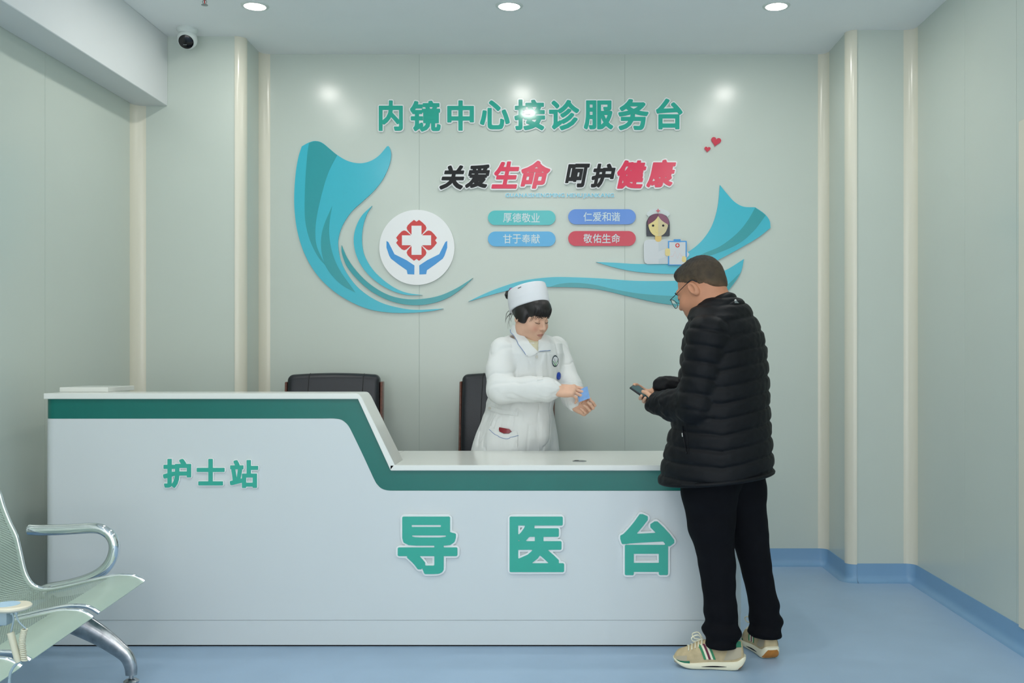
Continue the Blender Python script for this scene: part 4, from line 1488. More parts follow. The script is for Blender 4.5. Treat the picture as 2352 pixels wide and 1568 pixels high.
def lip_mask(q):
    """soft mask of the lips in head coordinates"""
    x = np.abs(q[:, 0]) / 0.0225
    lo = -0.0685 - 0.0095 * np.sqrt(np.clip(1 - x * x, 0, 1)); hi = -0.0672 + 0.0085 * np.clip(1 - x, 0, 1) ** 0.7
    e = 0.0014
    return np.clip((q[:, 2] - lo) / e, 0, 1) * np.clip((hi - q[:, 2]) / e, 0, 1) * (x < 1) * (q[:, 1] > 0.07)


def flush_mask(q):
    o = 0
    for s in (-1, 1): o = o + np.exp(-((q[:, 0] - s * 0.042) ** 2 + (q[:, 2] + 0.036) ** 2) / 0.018 ** 2) * (q[:, 1] > 0.02)
    return o

# ================================================================== nurse behind the desk
NY = 5.29
nf = A3((0.62, -0.785, 0)); nl = A3((0.785, 0.62, 0))
NM = np.stack([nl, nf, A3((0, 0, 1))], 1)
P3 = lambda x, y, Y: A3(px(x, y, Y))
nurse = thing('person', (px(1195, 1000, NY).x, NY, 0), 'person in white coat and white cap holding out a blue card', 'person')

# --- coat
rows = [(766, 1176, 1254), (776, 1156, 1276), (788, 1140, 1289), (812, 1131, 1293), (850, 1134, 1290), (890, 1128, 1283), (925, 1114, 1274), (950, 1109, 1273), (1000, 1093, 1281), (1035, 1086, 1286), (1066, 1083, 1290)]
bs = [0.10, 0.155, 0.185, 0.195, 0.19, 0.185, 0.178, 0.178, 0.22, 0.25, 0.262]
torso = []
for (z, xc, a, b) in silh(rows, NY, 0.62, 0.785, bs):
    c = A3((xc, NY, 0)); torso.append((z, c @ nl, c @ nf, b, a))
NRS, NRE, NRW = P3(1156, 806, 5.17), P3(1150, 897, 5.06), P3(1277, 895, 5.0)
NLS, NLE, NLW = P3(1277, 800, 5.40), P3(1311, 888, 5.31), P3(1320, 928, 5.09)
belt_z = EYE - (938 - VY) * NY / F


def coat_fold(Pt, q):
    z = Pt[:, 2]
    a = fbm(Pt * A3((1, 1, 0.4)), 38, 3)
    o = 0.004 * a + 0.004 * np.exp(-(a / 0.14) ** 2) + 0.0015 * fbm(Pt * A3((1, 1, 0.3)), 90, 13)
    ang = np.arctan2((Pt - A3((px(1190, 900, NY).x, NY, 0))) @ nl, (Pt - A3((px(1190, 900, NY).x, NY, 0))) @ nf)
    low = np.clip((belt_z - z) / 0.25, 0, 1)
    o = o - low * 0.006 * np.sin(ang * 9 + 0.6) + 0.006 * np.exp(-((z - belt_z) / 0.03) ** 2)
    return o


def sleeve_fold(Pt, t):
    a = fbm(Pt * A3((0.5, 1, 0.8)), 30, 9); b = fbm(Pt * A3((0.25, 1, 1)), 95, 4)
    cuff = np.exp(-(((Pt - NRW) ** 2).sum(1)) / 0.09 ** 2) + np.exp(-(((Pt - NLW) ** 2).sum(1)) / 0.07 ** 2)
    return 0.002 * a + 0.0038 * np.exp(-(a / 0.13) ** 2) + 0.0042 * cuff * np.exp(-(b / 0.25) ** 2) - 0.001


coat = Solid()
coat.loft(torso, NM, (0, 0, 0), 0.01, disp=coat_fold, cap=0.03)
coat.chain([NRS, (NRS * 0.5 + NRE * 0.5) + A3((-0.012, 0, 0.0)), NRE, NRE * 0.45 + NRW * 0.55 + A3((0, 0, 0.004)), NRW * 0.86 + NRE * 0.14, NRW], [0.072, 0.068, 0.066, 0.062, 0.058, 0.036], 0.025, disp=sleeve_fold)
coat.chain([NLS, NLE, NLE * 0.4 + NLW * 0.6, NLW], [0.066, 0.058, 0.059, 0.043], 0.03, disp=sleeve_fold)
coat.ell(P3(1205, 772, 5.22), (0.075, 0.07, 0.05), NM, 0.02, '-')
co_ob = solid_obj('coat', coat, 0.0042, 'coat_white', nurse)

# --- body
HO = P3(1219, 725, 5.19)
NS = 1.03
HM = frame((0.70, -0.62, -0.36), roll=R(4))
nb = Solid()
HT = head(nb, HO, HM, NS, True)
neck_b = P3(1207, 800, 5.27)
nb.cone(HT((0, -0.02, -0.05)), neck_b, 0.047, 0.052, 0.03)
cz = lambda z: A3((px(1200, 900, NY).x, NY, z))
nb.chain([neck_b, cz(1.25), cz(1.0), cz(0.82)], [0.055, 0.10, 0.095, 0.12], 0.04)
for S_, E_, W_ in ((NRS, NRE, NRW), (NLS, NLE, NLW)):
    nb.cone(cz(1.27), S_, 0.06, 0.045, 0.04)
    nb.chain([S_, E_, W_], [0.042, 0.036, 0.025], 0.02)
for s in (-1, 1):
    hp_ = cz(0.8) + nl * s * 0.085; kn = cz(0.45) + nl * s * 0.09; an = cz(0.06) + nl * s * 0.09
    nb.chain([hp_, kn, an], [0.07, 0.048, 0.033], 0.03)
    nb.cone(an, an + nf * 0.12 + A3((0, 0, -0.02)), 0.033, 0.026, 0.02)
rt, RQ = hand(nb, NRW + A3((0.004, 0, 0)), (0.97, -0.14, -0.04), (0.10, 0.60, -0.79), 'R', [(14, 40, 22), (22, 46, 24), (30, 50, 26), (36, 52, 28)], [(0.6, 0.55, 0.45), (0.8, -0.1, 0.6), (0.85, -0.4, 0.4)], 1.02)
lt, LQ = hand(nb, NLW + A3((0.006, -0.004, 0)), (0.72, -0.5, -0.32), (-0.45, -0.6, 0.66), 'L', [(38, 62, 35), (44, 66, 38), (48, 68, 40), (50, 66, 40)], [(0.75, 0.45, 0.5), (0.8, -0.2, 0.6), (0.7, -0.5, 0.5)], 0.95)


nbody = solid_obj('body', nb, 0.0026, 'skin_woman', nurse)
nq = lambda C: ((C - HO) @ HM) / NS
paint(nbody, 'skin_woman', 'lips', (170, 92, 88), lambda C: lip_mask(nq(C)) * 0.62)
paint(nbody, 'skin_woman', 'flush', (214, 128, 112), lambda C: flush_mask(nq(C)) * 0.42)

# --- eyelids, brows
def arc_on_head(S_, T, pts, off, r, name, m, parent):
    MB().tube([tuple(T(p)) for p in spline(pts, 5)], r, 6).build(name, m, parent, True, 80)


for s in (-1, 1):
    arc_on_head(nb, HT, [(s * 0.0165, 0.0885, -0.006), (s * 0.024, 0.0915, -0.0085), (s * 0.032, 0.0912, -0.009), (s * 0.0395, 0.0875, -0.0075), (s * 0.046, 0.081, -0.005)], 0, [0.0006] + [0.0012] * 18 + [0.0007] * 2, 'eyelash', 'lash', nurse)
    arc_on_head(nb, HT, [(s * 0.013, 0.0955, 0.0195), (s * 0.028, 0.0935, 0.0245), (s * 0.044, 0.083, 0.022)], 0, [0.002] * 10 + [0.001], 'eyebrow', 'hair_black', nurse)

# --- hair
hair = Solid()
hS = lambda c, r, k=0.01, mode='+': hair.ell(HT(c), A3(r) * NS, HM, k, mode)
hS((0, -0.020, 0.038), (0.084, 0.101, 0.092))
hS((0, 0.045, 0.055), (0.066, 0.058, 0.055), 0.02)
for s in (-1, 1):
    hS((s * 0.076, -0.002, 0.006), (0.016, 0.034, 0.036), 0.02)
    hS((s * 0.0715, 0.024, -0.006), (0.012, 0.018, 0.040), 0.015)
hS((0, 0.088, -0.058), (0.062, 0.068, 0.084), 0.008, '-')
hS((0, 0.02, -0.10), (0.066, 0.10, 0.075), 0.01, '-')
hair.plane(HT((0, -0.06, -0.05)), HM @ A3((0, 0.25, -1)), 0.01)
hair_ob = solid_obj('hair', hair, 0.0032, 'hair_black', nurse)
fr = MB()
rnd = random.Random(4)
for i in range(26):
    a = -0.062 + 0.124 * i / 25 + rnd.uniform(-0.002, 0.002)
    y0 = 0.09 * math.sqrt(max(0.05, 1 - (a / 0.083) ** 2)) 
    zt_ = 0.024 + rnd.uniform(-0.012, 0.006) + 0.05 * (abs(a) / 0.062) ** 4 * -0.4
    pts = [(a * 0.8, y0 * 0.93, 0.088), (a * 0.95, y0 + 0.012, 0.062), (a, y0 + 0.012, (zt_ + 0.06) / 2), (a * 1.03 + rnd.uniform(-0.004, 0.004), y0 + 0.004, zt_)]
    q = [tuple(HT(p)) for p in spline(pts, 4)]
    fr.tube(q, [0.0035 * (1 - 0.8 * k / (len(q) - 1)) for k in range(len(q))], 5)
fr.build('fringe', 'hair_black', hair_ob, True, 80)
bun = P3(1170, 677, 5.285)
MB().lathe([(0.001, -0.026), (0.018, -0.02), (0.026, 0), (0.018, 0.02), (0.001, 0.026)], bun, n=16).build('hair_bun', 'hair_black', hair_ob, True)
sc_ = []
for i in range(49):
    a = 2 * math.pi * i / 48
    sc_.append(tuple(bun + A3((0.006, -0.004, 0.006)) + 0.024 * (A3((0.55, -0.84, 0)) * math.cos(a) + A3((0.25, 0.16, 0.95)) * math.sin(a)) + 0.002 * A3((math.sin(9 * a), math.cos(7 * a), math.sin(11 * a)))))
MB().tube(sc_, [0.008 + 0.002 * math.sin(i * 1.9) for i in range(49)], 8).build('scrunchie', 'purple', nurse, True, 80)
ws = MB()
for i in range(9):
    b0 = P3(1177 + rnd.uniform(-3, 6), 712 + rnd.uniform(-6, 10), 5.27)
    e0 = P3(1160 + rnd.uniform(0, 18), 742 + rnd.uniform(-14, 14), 5.27)
    mid = (b0 + e0) / 2 + A3((rnd.uniform(-0.015, 0.0), 0, rnd.uniform(-0.01, 0.02)))
    ws.tube([tuple(p) for p in spline([b0, mid, e0], 5)], [0.0012 * (1 - 0.07 * k) for k in range(11)], 4)
ws.build('hair_wisp', 'hair_black', hair_ob, True, 80)

# --- cap
cf = unit((0.72, -0.69, 0))
cax = unit(A3((0, 0, 0.955)) - cf * 0.28)
cfw = unit(cf - cax * (cf @ cax)); cl = np.cross(cfw, cax) * -1
CM = np.stack([cl, cfw, cax], 1)
CO = P3(1215, 699, 5.20)
cap = Solid()
cap.loft([(-0.016, 0, 0, 0.0955, 0.1175), (0.03, 0, 0.002, 0.097, 0.118), (0.06, 0, 0.004, 0.095, 0.1155), (0.09, 0, 0.008, 0.091, 0.109)], CM, CO, 0.01, cap=0.005)
cap.plane(CO + CM @ A3((0, -0.09, 0.055)), CM @ A3((0, -1, 0.5)), 0.012)
cap.ell(HT((0, 0.03, -0.02)), (0.07, 0.09, 0.075), HM, 0.006, '-')
cap_ob = solid_obj('nurse_cap', cap, 0.003, 'cap_white', nurse)
piping('cap_pin', cap, [(1190, 662), (1194, 660), (1197, 658.5)], 4.9, 0.0016, 'lash', cap_ob, 0.001)

# --- collar, inner collar, front, pocket, belt, badges
tn = Solid()
tn.loft([(-0.06, 0, 0, 0.062, 0.064), (0.0, 0, 0, 0.0555, 0.058)], frame(unit((0.5, -0.5, 0.0)), (0, 0, 1)), P3(1216, 793, 5.245), 0.01, cap=0.01)
tn_ob = solid_obj('turtleneck', tn, 0.004, 'knit_cream', nurse)
col = Solid()
col.ops = list(coat.ops[:1])
col.cone(P3(1207, 800, 5.27), HT((0, -0.025, -0.085)), 0.075, 0.062, 0.03)
left_flap = [(1180, 747), (1176, 758), (1177, 766), (1183, 778), (1192, 792), (1201, 806), (1208, 815), (1217, 818), (1228, 813), (1234, 808), (1226, 800), (1216, 789), (1206, 776), (1197, 762), (1190, 750)]
right_flap = [(1236, 808), (1250, 807), (1263, 806), (1262, 794), (1259, 782), (1254, 772), (1249, 766), (1243, 775), (1236, 783), (1235, 796)]
drape('inner_knit', col, [(1206, 776), (1216, 789), (1226, 800), (1235, 808), (1236, 790), (1243, 776), (1236, 776), (1222, 780)], 4.7, 0.0, 0.0015, 'knit_cream', tn_ob, 4)
lf = drape('collar_flap', col, left_flap, 4.7, 0.004, 0.004, 'coat_white', nurse, 4)
rf = drape('collar_flap', col, right_flap, 4.7, 0.004, 0.004, 'coat_white', nurse, 4)
piping('collar_piping', col, [(1176, 757), (1178, 768), (1190, 789), (1202, 807), (1208, 814)], 4.7, 0.0016, 'piping_blue', lf, 0.009)
piping('collar_piping', col, [(1238, 807.5), (1250, 806.5), (1262, 805.5)], 4.7, 0.0016, 'piping_blue', rf, 0.008)
drape('front_placket', coat, [(1227, 816), (1240, 815), (1246, 850), (1247, 872), (1234, 873), (1229, 840)], 4.7, 0.0, 0.0025, 'coat_white', nurse, 5)
drape('front_placket', coat, [(1243, 925), (1246, 960), (1245, 1000), (1246, 1040), (1238, 1040), (1238, 990), (1240, 955), (1237, 925)], 4.7, 0.0, 0.0025, 'coat_white', nurse, 5)
drape('belt', coat, [(1122, 929), (1138, 936), (1162, 942), (1190, 945), (1190, 955), (1162, 952), (1138, 947), (1121, 940)], 4.7, 0.001, 0.004, 'coat_white', nurse, 4)
for bx_, by_ in ((1127, 937), (1232, 819)):
    e = drape('button', coat, ellipse(bx_, by_, 3.2, 3.2, 12), 4.7, 0.005, 0.002, 'coat_button', nurse, 3)
pk = drape('pocket', coat, [(1128, 978), (1136, 984), (1148, 992), (1158, 997), (1168, 996), (1186, 988), (1190, 1040), (1120, 1040), (1120, 1000)], 4.7, 0.003, 0.004, 'coat_white', nurse, 5)
piping('pocket_piping', coat, [(1126, 987), (1138, 998), (1155, 1006), (1168, 1007), (1189, 1000)], 4.7, 0.0014, 'piping_blue', pk, 0.008)
bd = drape('emblem', coat, ellipse(1275, 829, 7.5, 13, 24), 4.7, 0.0005, 0.001, 'cap_white', nurse, 3)
piping('emblem_ring', coat, [(1275 + 6.6 * math.cos(a), 829 + 12 * math.sin(a)) for a in np.linspace(0, 2 * math.pi, 25)], 4.7, 0.0040, 'badge_dark', bd, -0.001, 6, 0)
for pts in ([(1275, 839), (1272, 833), (1270, 829)], [(1275.5, 839), (1278, 832), (1280, 828)]): piping('emblem_leaf', coat, pts, 4.7, 0.0022, 'badge_green', bd, 0.001)
piping('emblem_stem', coat, [(1275, 834), (1274, 828), (1273.5, 823)], 4.7, 0.0016, 'badge_dark', bd, 0.001)
br = trace(coat, [(1281, 863)], 4.7)[0]
brn = normals(coat, br[None])[0]
MB().lathe([(0.019, -0.004), (0.021, 0.004), (0.015, 0.010), (0.001, 0.012)], br + brn * 0.004, axis=brn, n=24).build('badge_reel', 'badge_blue', nurse, True)

# --- trousers and shoes out of sight behind the desk
for s in (-1, 1):
    tr = Solid()
    hp_ = cz(0.75) + nl * s * 0.085; an = cz(0.1) + nl * s * 0.09
    tr.chain([hp_, cz(0.45) + nl * s * 0.09, an], [0.095, 0.075, 0.068], 0.02)
    solid_obj('trouser_leg', tr, 0.009, 'coat_white', nurse)
    sh = Solid()
    an = cz(0.045) + nl * s * 0.09
    sh.chain([an - nf * 0.05, an + nf * 0.06, an + nf * 0.15 + A3((0, 0, -0.008))], [0.043, 0.045, 0.036], 0.02)
    sh.plane((an[0], an[1], 0.0), (0, 0, -1), 0.004)
    solid_obj('shoe', sh, 0.006, 'cap_white', nurse)

# --- the card she holds, the phone in her pocket
TLc, TRc, BRc, BLc = P3(1324, 896, 5.01), P3(1349, 887, 5.0), P3(1355, 914, 4.955), P3(1330, 923, 4.965)
BLc = TLc + (BRc - TRc)
nn = unit(np.cross(TRc - TLc, BLc - TLc))
cm = MB().prism([tuple(p) for p in (TLc, TRc, BRc, BLc)], tuple(nn * 0.0012))
tag(cm.build('plastic_card', 'card_blue'), 'light blue plastic card held out by the person in the white coat', 'card')
tag(drape('pocket_phone', coat, [(1148, 986), (1150, 982), (1170, 985), (1176, 991), (1168, 995), (1158, 995.5), (1150, 992)], 4.7, 0.004, 0.006, 'red_phone', None, 4), 'dark red phone peeking out of the white coat pocket', 'phone')

# ================================================================== man at the desk
mat('jacket', (12, 14, 18), 0.6, var=0.10, vscale=20, bump=0.25, bscale=120, spec=0.2)
mat('trousers', (12, 13, 18), 0.9, var=0.08, vscale=20, spec=0.15)
mat('shoe_tan', (188, 170, 134), 0.8, var=0.12, vscale=40)
mat('shoe_grey', (176, 166, 144), 0.85)
mat('shoe_sole', (232, 226, 200), 0.6, var=0.03, vscale=30)
mat('shoe_green', (30, 112, 84), 0.7)
mat('stripe_green', (52, 136, 92), 0.7)
mat('stripe_red', (104, 34, 58), 0.7)
mat('gum', (190, 124, 52), 0.6, var=0.1, vscale=60)
mat('hair_fade', (108, 84, 58), 0.75, var=0.2, vscale=40, bump=0.5, bscale=420)
mat('hair_dark', (44, 36, 28), 0.7, var=0.3, vscale=40, bump=0.7, bscale=420)
mat('frame_dark', (40, 42, 46), 0.3, metal=0.6)
mat('glass', (240, 246, 246), 0.03, trans=1.0)
MATS['glass'].node_tree.nodes['Principled BSDF'].inputs['IOR'].default_value = 1.12
mat('phone_screen', (46, 84, 92), 0.06)
mat('zip_silver', (170, 172, 172), 0.3, metal=0.9)

MY = 4.08
mf = unit((-0.88, 0.475, 0)); ml = unit((-0.475, -0.88, 0))
MM = np.stack([ml, mf, A3((0, 0, 1))], 1)
man = thing('person', (px(1690, 1500, 4.12).x, 4.12, 0), 'person in black quilted jacket and glasses looking down at a phone', 'person')

# --- jacket
rows = [(696, 1618, 1700), (708, 1596, 1720), (730, 1578, 1741), (765, 1567, 1757), (800, 1563, 1764), (870, 1557, 1769), (950, 1546, 1770), (1020, 1530, 1773), (1060, 1521, 1775), (1135, 1508, 1776)]
bs = [0.10, 0.15, 0.195, 0.215, 0.225, 0.23, 0.23, 0.232, 0.236, 0.24]
torso = []
for (z, xc, a, b) in silh(rows, MY, mf[0], ml[0], bs):
    c = A3((xc, MY, 0)); torso.append((z, c @ ml, c @ mf, b, a))
MLS, MLE, MLW = P3(1628, 772, 3.93), P3(1600, 935, 3.93), P3(1510, 926, 4.12)
MRS, MRE, MRW = A3((0.741, 4.23, 1.36)), A3((0.63, 4.31, 1.09)), P3(1526, 890, 4.25)
QP = 0.0633


def groove(u, w_=0.008, depth=0.0085):
    t = (u - np.round(u)) * QP
    return depth * np.exp(-np.abs(t / w_) ** 1.5) - 0.0035


def quilt(Pt, q):
    x = Pt[:, 0]
    sl = np.where(x > 0.62, 0.2 * (x - 0.853), -0.0466 + 0.10 * (0.62 - x))
    return groove((Pt[:, 2] - sl - 1.3296 + 0.004 * fbm(Pt, 14, 2)) / QP) + 0.0022 * fbm(Pt, 70, 5)


def quilt_arm(a, b, off):
    d = unit(b - a)

    def fn(Pt, t): return groove(((Pt - a) @ d + off + 0.003 * fbm(Pt, 16, 6)) / QP) + 0.0025 * fbm(Pt, 60, 8)
    return fn


def crease(Pt, t): return 0.006 * fbm(Pt * A3((0.5, 1, 1.2)), 58, 21) + 0.003 * fbm(Pt, 110, 22)


jk = Solid()
jk.loft(torso, MM, (0, 0, 0), 0.01, disp=quilt, cap=0.02)
jk.ell(P3(1655, 716, 4.08), (0.13, 0.11, 0.06), MM, 0.05, disp=quilt)
for S_, E_, W_, off in ((MLS, MLE, MLW, 0.02), (MRS, MRE, MRW, 0.03)):
    qa = quilt_arm(S_, E_, off)
    jk.cone(S_, E_, 0.088, 0.074, 0.007, disp=qa)
    m_ = E_ * 0.45 + W_ * 0.55
    jk.cone(E_, m_, 0.073, 0.064, 0.02, disp=crease)
    jk.cone(m_, W_, 0.064, 0.05, 0.012, disp=crease)
jk.plane(P3(1640, 1096.5, MY), (0.106, 0, -1), 0.012)
jk.ell(P3(1640, 700, 4.08), (0.066, 0.066, 0.05), MM, 0.015, '-')
jk_ob = solid_obj('jacket', jk, 0.0045, 'jacket', man)
# hem roll
hem = MB()
ring = []
zb_, xb_ = torso[-2], None
for i in range(65):
    a = 2 * math.pi * i / 64
    h_ = EYE - (1096 - VY) * MY / F
    T_ = np.array(sorted(torso)); c0, c1, r0, r1 = [np.interp(h_, T_[:, 0], T_[:, k]) for k in (1, 2, 3, 4)]
    p = ml * (c0 + (r0 - 0.003) * math.cos(a)) + mf * (c1 + (r1 - 0.003) * math.sin(a))
    ring.append((p[0], p[1], h_ + 0.106 * (p[0] - P3(1640, 1096, MY)[0]) + 0.004))
hem.tube(ring, 0.009, 8).build('jacket_hem', 'jacket', man, True, 80)

# --- collar
kax = unit(mf * 0.62 + A3((0, 0, 0.78)))
kfw = unit(mf - kax * (mf @ kax)); kl = np.cross(kax, kfw) * -1
kl = ml
KM = np.stack([kl, kfw, kax], 1)
KO = P3(1645, 724, 4.075)
kc = Solid()
kc.loft([(-0.04, 0, 0, 0.112, 0.116), (0.0, 0, 0.0, 0.099, 0.104), (0.045, 0, 0.0, 0.090, 0.096)], KM, KO, 0.01, shell=0.010, cap=0.014, disp=lambda P_, q: 0.0035 * np.cos(q[:, 2] * 2 * math.pi / 0.042) + 0.0015 * fbm(P_, 60, 3))
kc_ob = solid_obj('collar', kc, 0.0035, 'jacket', man)
drape('collar_label', kc, [(1687, 683), (1693, 693), (1697, 696), (1687, 696)], 3.7, 0.001, 0.001, 'metal_grey', kc_ob, 3)

# --- pocket zip on the jacket
zp = piping('pocket_zip', jk, [(1568, 978), (1569, 1000), (1573, 1020), (1577, 1042)], 3.5, 0.004, 'jacket', man, 0.001)
piping('zip_pull', jk, [(1569, 996), (1570, 1003)], 3.5, 0.003, 'zip_silver', zp, 0.006)
piping('pocket_seam', jk, [(1576, 975), (1578, 1000), (1580, 1020), (1581, 1044)], 3.5, 0.003, 'jacket', man, 0.0)

# --- trousers
def trouser_fold(Pt, t):
    z = Pt[:, 2]
    lowc = np.clip((0.26 - z) / 0.14, 0, 1)
    return 0.004 * fbm(Pt, 30, 12) + lowc * (0.007 * np.sin(z * 2 * math.pi / 0.075 + 14 * (Pt[:, 0] + Pt[:, 1]) + 1.0) + 0.004 * fbm(Pt, 60, 17) - 0.004)


tr = Solid()
lleg = [P3(1634, 1085, 4.02), P3(1630, 1125, 4.03), P3(1634, 1200, 4.04), P3(1648, 1300, 4.06), P3(1655, 1400, 4.075), P3(1656, 1450, 4.085), P3(1658, 1490, 4.085)]
tr.chain(lleg, [0.118, 0.112, 0.094, 0.072, 0.064, 0.069, 0.060], 0.02, disp=trouser_fold)
rleg = [P3(1690, 1085, 4.14), P3(1700, 1130, 4.15), P3(1716, 1200, 4.16), P3(1738, 1300, 4.18), P3(1755, 1390, 4.215), P3(1757, 1435, 4.23), P3(1758, 1475, 4.235)]
tr.chain(rleg, [0.118, 0.108, 0.085, 0.064, 0.060, 0.066, 0.058], 0.012, disp=trouser_fold)
tr.ell(P3(1655, 1060, 4.08), (0.15, 0.13, 0.12), MM, 0.04)
tr.plane((0, 0, 0.088), (0, 0, -1), 0.012)
solid_obj('trousers', tr, 0.0055, 'trousers', man)

# --- body
mhC = P3(1609, 641, 4.10)
mhM = frame((-0.74, 0.57, -0.42))
MS = 1.05
mhO = mhC - mhM @ (A3((0, -0.016, 0.036)) * MS)
mb_ = Solid()
MT = head(mb_, mhO, mhM, MS)
mneck = P3(1652, 722, 4.06)
mb_.cone(MT((0, -0.03, -0.04)), mneck, 0.058, 0.062, 0.035)
mb_.cone(MT((0, -0.045, -0.01)), mneck + A3((0.01, 0, 0)), 0.052, 0.060, 0.03)
mc = lambda z: A3((0.66, MY, z))
mb_.chain([mneck, mc(1.3), mc(1.05), mc(0.86)], [0.07, 0.12, 0.115, 0.11], 0.04)
for S_, E_, W_ in ((MLS, MLE, MLW), (MRS, MRE, MRW)):
    mb_.cone(mc(1.32), S_, 0.08, 0.055, 0.04)
    mb_.chain([S_, E_, W_], [0.05, 0.042, 0.03], 0.02)
for lg in (lleg, rleg):
    mb_.chain([mc(0.86)] + lg[1:-1] + [A3((lg[-1][0], lg[-1][1], 0.105))], [0.09, 0.08, 0.07, 0.05, 0.042, 0.034, 0.026], 0.02)
RHW = P3(1497, 908, 4.285)
rf_ = A3((-0.32, -0.93, -0.24)); rt_ = A3((-0.80, 0.20, 0.56)); rn_ = unit(np.cross(rt_, rf_))
mb_.cone(MRW, RHW, 0.029, 0.027, 0.015)
rh, RQm = hand(mb_, RHW, rf_, rn_, 'R', [(6, 26, 18), (7, 28, 18), (8, 30, 18), (10, 32, 18)], [(0.45, 0.85, 0.25), (0.8, 0.5, 0.3), (0.9, 0.3, 0.2)], 0.93)
LHW = MLW + A3((0.030, -0.022, -0.014))
lh, LQm = hand(mb_, LHW, (-0.46, 0.88, 0.0), (0.24, 0.20, 0.94), 'L', [(12, 30, 20), (14, 32, 20), (16, 34, 20), (18, 34, 20)], [(0.5, 0.7, 0.55), (0.8, 0.4, 0.45), (0.92, 0.25, 0.15)], 0.93)


mbody = solid_obj('body', mb_, 0.0027, 'skin_man', man)
mq = lambda C: ((C - mhO) @ mhM) / MS
paint(mbody, 'skin_man', 'lips', (138, 82, 72), lambda C: lip_mask(mq(C)) * 0.8)
paint(mbody, 'skin_man', 'flush', (206, 130, 100), lambda C: flush_mask(mq(C)) * 0.3)
paint(mbody, 'skin_man', 'hands', (212, 164, 134), lambda C: ((C[:, 2] < 1.25) & (C[:, 0] < 0.6)) * 1.0)

# --- hair
mh = Solid()
mh.ell(MT((0, -0.018, 0.039)), A3((0.0795, 0.0985, 0.0885)) * MS, mhM, 0.01, disp=lambda P_, t: 0.0012 * fbm(P_, 260, 2) + 0.0012 * fbm(P_, 420, 7))
mh.ell(MT((0, 0.044, 0.088)), A3((0.048, 0.034, 0.022)) * MS, mhM, 0.03, disp=lambda P_, t: 0.0015 * fbm(P_, 420, 9))
mh.ell(MT((0, -0.075, -0.005)), A3((0.058, 0.034, 0.05)) * MS, mhM, 0.02)
mh.plane(MT((0, 0.0, 0.012)), mhM @ A3((0, 0.53, -0.85)), 0.022)
for s in (-1, 1): mh.ell(MT((s * 0.082, -0.012, -0.006)), A3((0.022, 0.026, 0.034)) * MS, mhM, 0.006, '-')


mh_ob = solid_obj('hair', mh, 0.003, 'hair_crop', man)
hv = np.empty(len(mh_ob.data.vertices) * 3); mh_ob.data.vertices.foreach_get('co', hv)
hw = hv.reshape(-1, 3) + np.array(ORG[mh_ob.name])
q = ((hw - mhO) @ mhM) / MS
dens = np.clip((q[:, 2] * 0.88 - q[:, 1] * 0.47 - 0.006) / 0.05, 0, 1) * 0.5 + np.clip((q[:, 2] + 0.45 * np.maximum(q[:, 1], 0) - 0.07) / 0.06, 0, 1) * 0.5
dens = np.clip(dens * 0.95 + 0.16 + 0.07 * fbm(hw, 90, 31), 0, 1)
at = mh_ob.data.attributes.new('hair_cover', 'FLOAT', 'POINT')
at.data.foreach_set('value', dens.astype(np.float32))
nt = MATS['hair_crop'].node_tree
an_ = nt.nodes.new('ShaderNodeAttribute'); an_.attribute_name = 'hair_cover'
rp = nt.nodes.new('ShaderNodeValToRGB')
rp.color_ramp.elements[0].color = (*[lin(v / 255) for v in (112, 84, 60)], 1)
rp.color_ramp.elements[1].color = (*[lin(v / 255) for v in (24, 21, 18)], 1)
e_ = rp.color_ramp.elements.new(0.45); e_.color = (*[lin(v / 255) for v in (74, 60, 42)], 1)
nt.links.new(an_.outputs['Fac'], rp.inputs['Fac'])
old = [l for l in nt.links if l.to_socket.name == 'Base Color'][0].from_node
nt.links.new(rp.outputs['Color'], old.inputs[0])
MB().tube([tuple(MT(p)) for p in spline([(0.013, 0.0965, 0.020), (0.03, 0.0945, 0.026), (0.047, 0.083, 0.022)], 5)], 0.002, 6).build('eyebrow', 'hair_dark', man, True, 80)
MB().tube([tuple(MT(p)) for p in spline([(-0.013, 0.0965, 0.020), (-0.03, 0.0945, 0.026), (-0.047, 0.083, 0.022)], 5)], 0.002, 6).build('eyebrow', 'hair_dark', man, True, 80)
for s in (-1, 1):
    MB().tube([tuple(MT(p)) for p in spline([(s * 0.0165, 0.0885, -0.006), (s * 0.024, 0.0915, -0.0085), (s * 0.032, 0.0912, -0.009), (s * 0.0395, 0.0875, -0.0075), (s * 0.046, 0.081, -0.005)], 4)], 0.0009, 5).build('eyelash', 'lash', man, True, 80)

# --- glasses
gl = MB()
for s in (-1, 1):
    gl.tube([tuple(MT(p)) for p in spline([(s * 0.083, -0.038, 0.008), (s * 0.0865, -0.02, 0.0235), (s * 0.084, 0.01, 0.020), (s * 0.076, 0.06, 0.010), (s * 0.068, 0.107, 0.001)], 5)], [0.0028] * 9 + [0.0014] * 12, 6)
gl_ob = gl.build('glasses_temple', 'frame_dark', man, True, 80)
rim = MB()
for s in (-1, 1):
    rr_ = [(s * (0.040 + 0.028 * math.cos(a)), 0.1135 - 0.010 * abs(math.cos(a)) * (math.cos(a) > 0), -0.011 + 0.019 * math.sin(a)) for a in np.linspace(0, 2 * math.pi, 33)]
    rim.tube([tuple(MT(p)) for p in rr_], 0.0013, 6)
    lens = [MT(p) for p in rr_[:-1]]
    MB().prism([tuple(p) for p in lens], tuple(mhM @ A3((0, 0.0012, 0)))).build('lens', 'glass', gl_ob)
rim.tube([tuple(MT(p)) for p in ((-0.013, 0.1135, -0.006), (0, 0.117, -0.002), (0.013, 0.1135, -0.006))], 0.0013, 6)
rim.build('glasses_rim', 'frame_dark', gl_ob, True, 80)


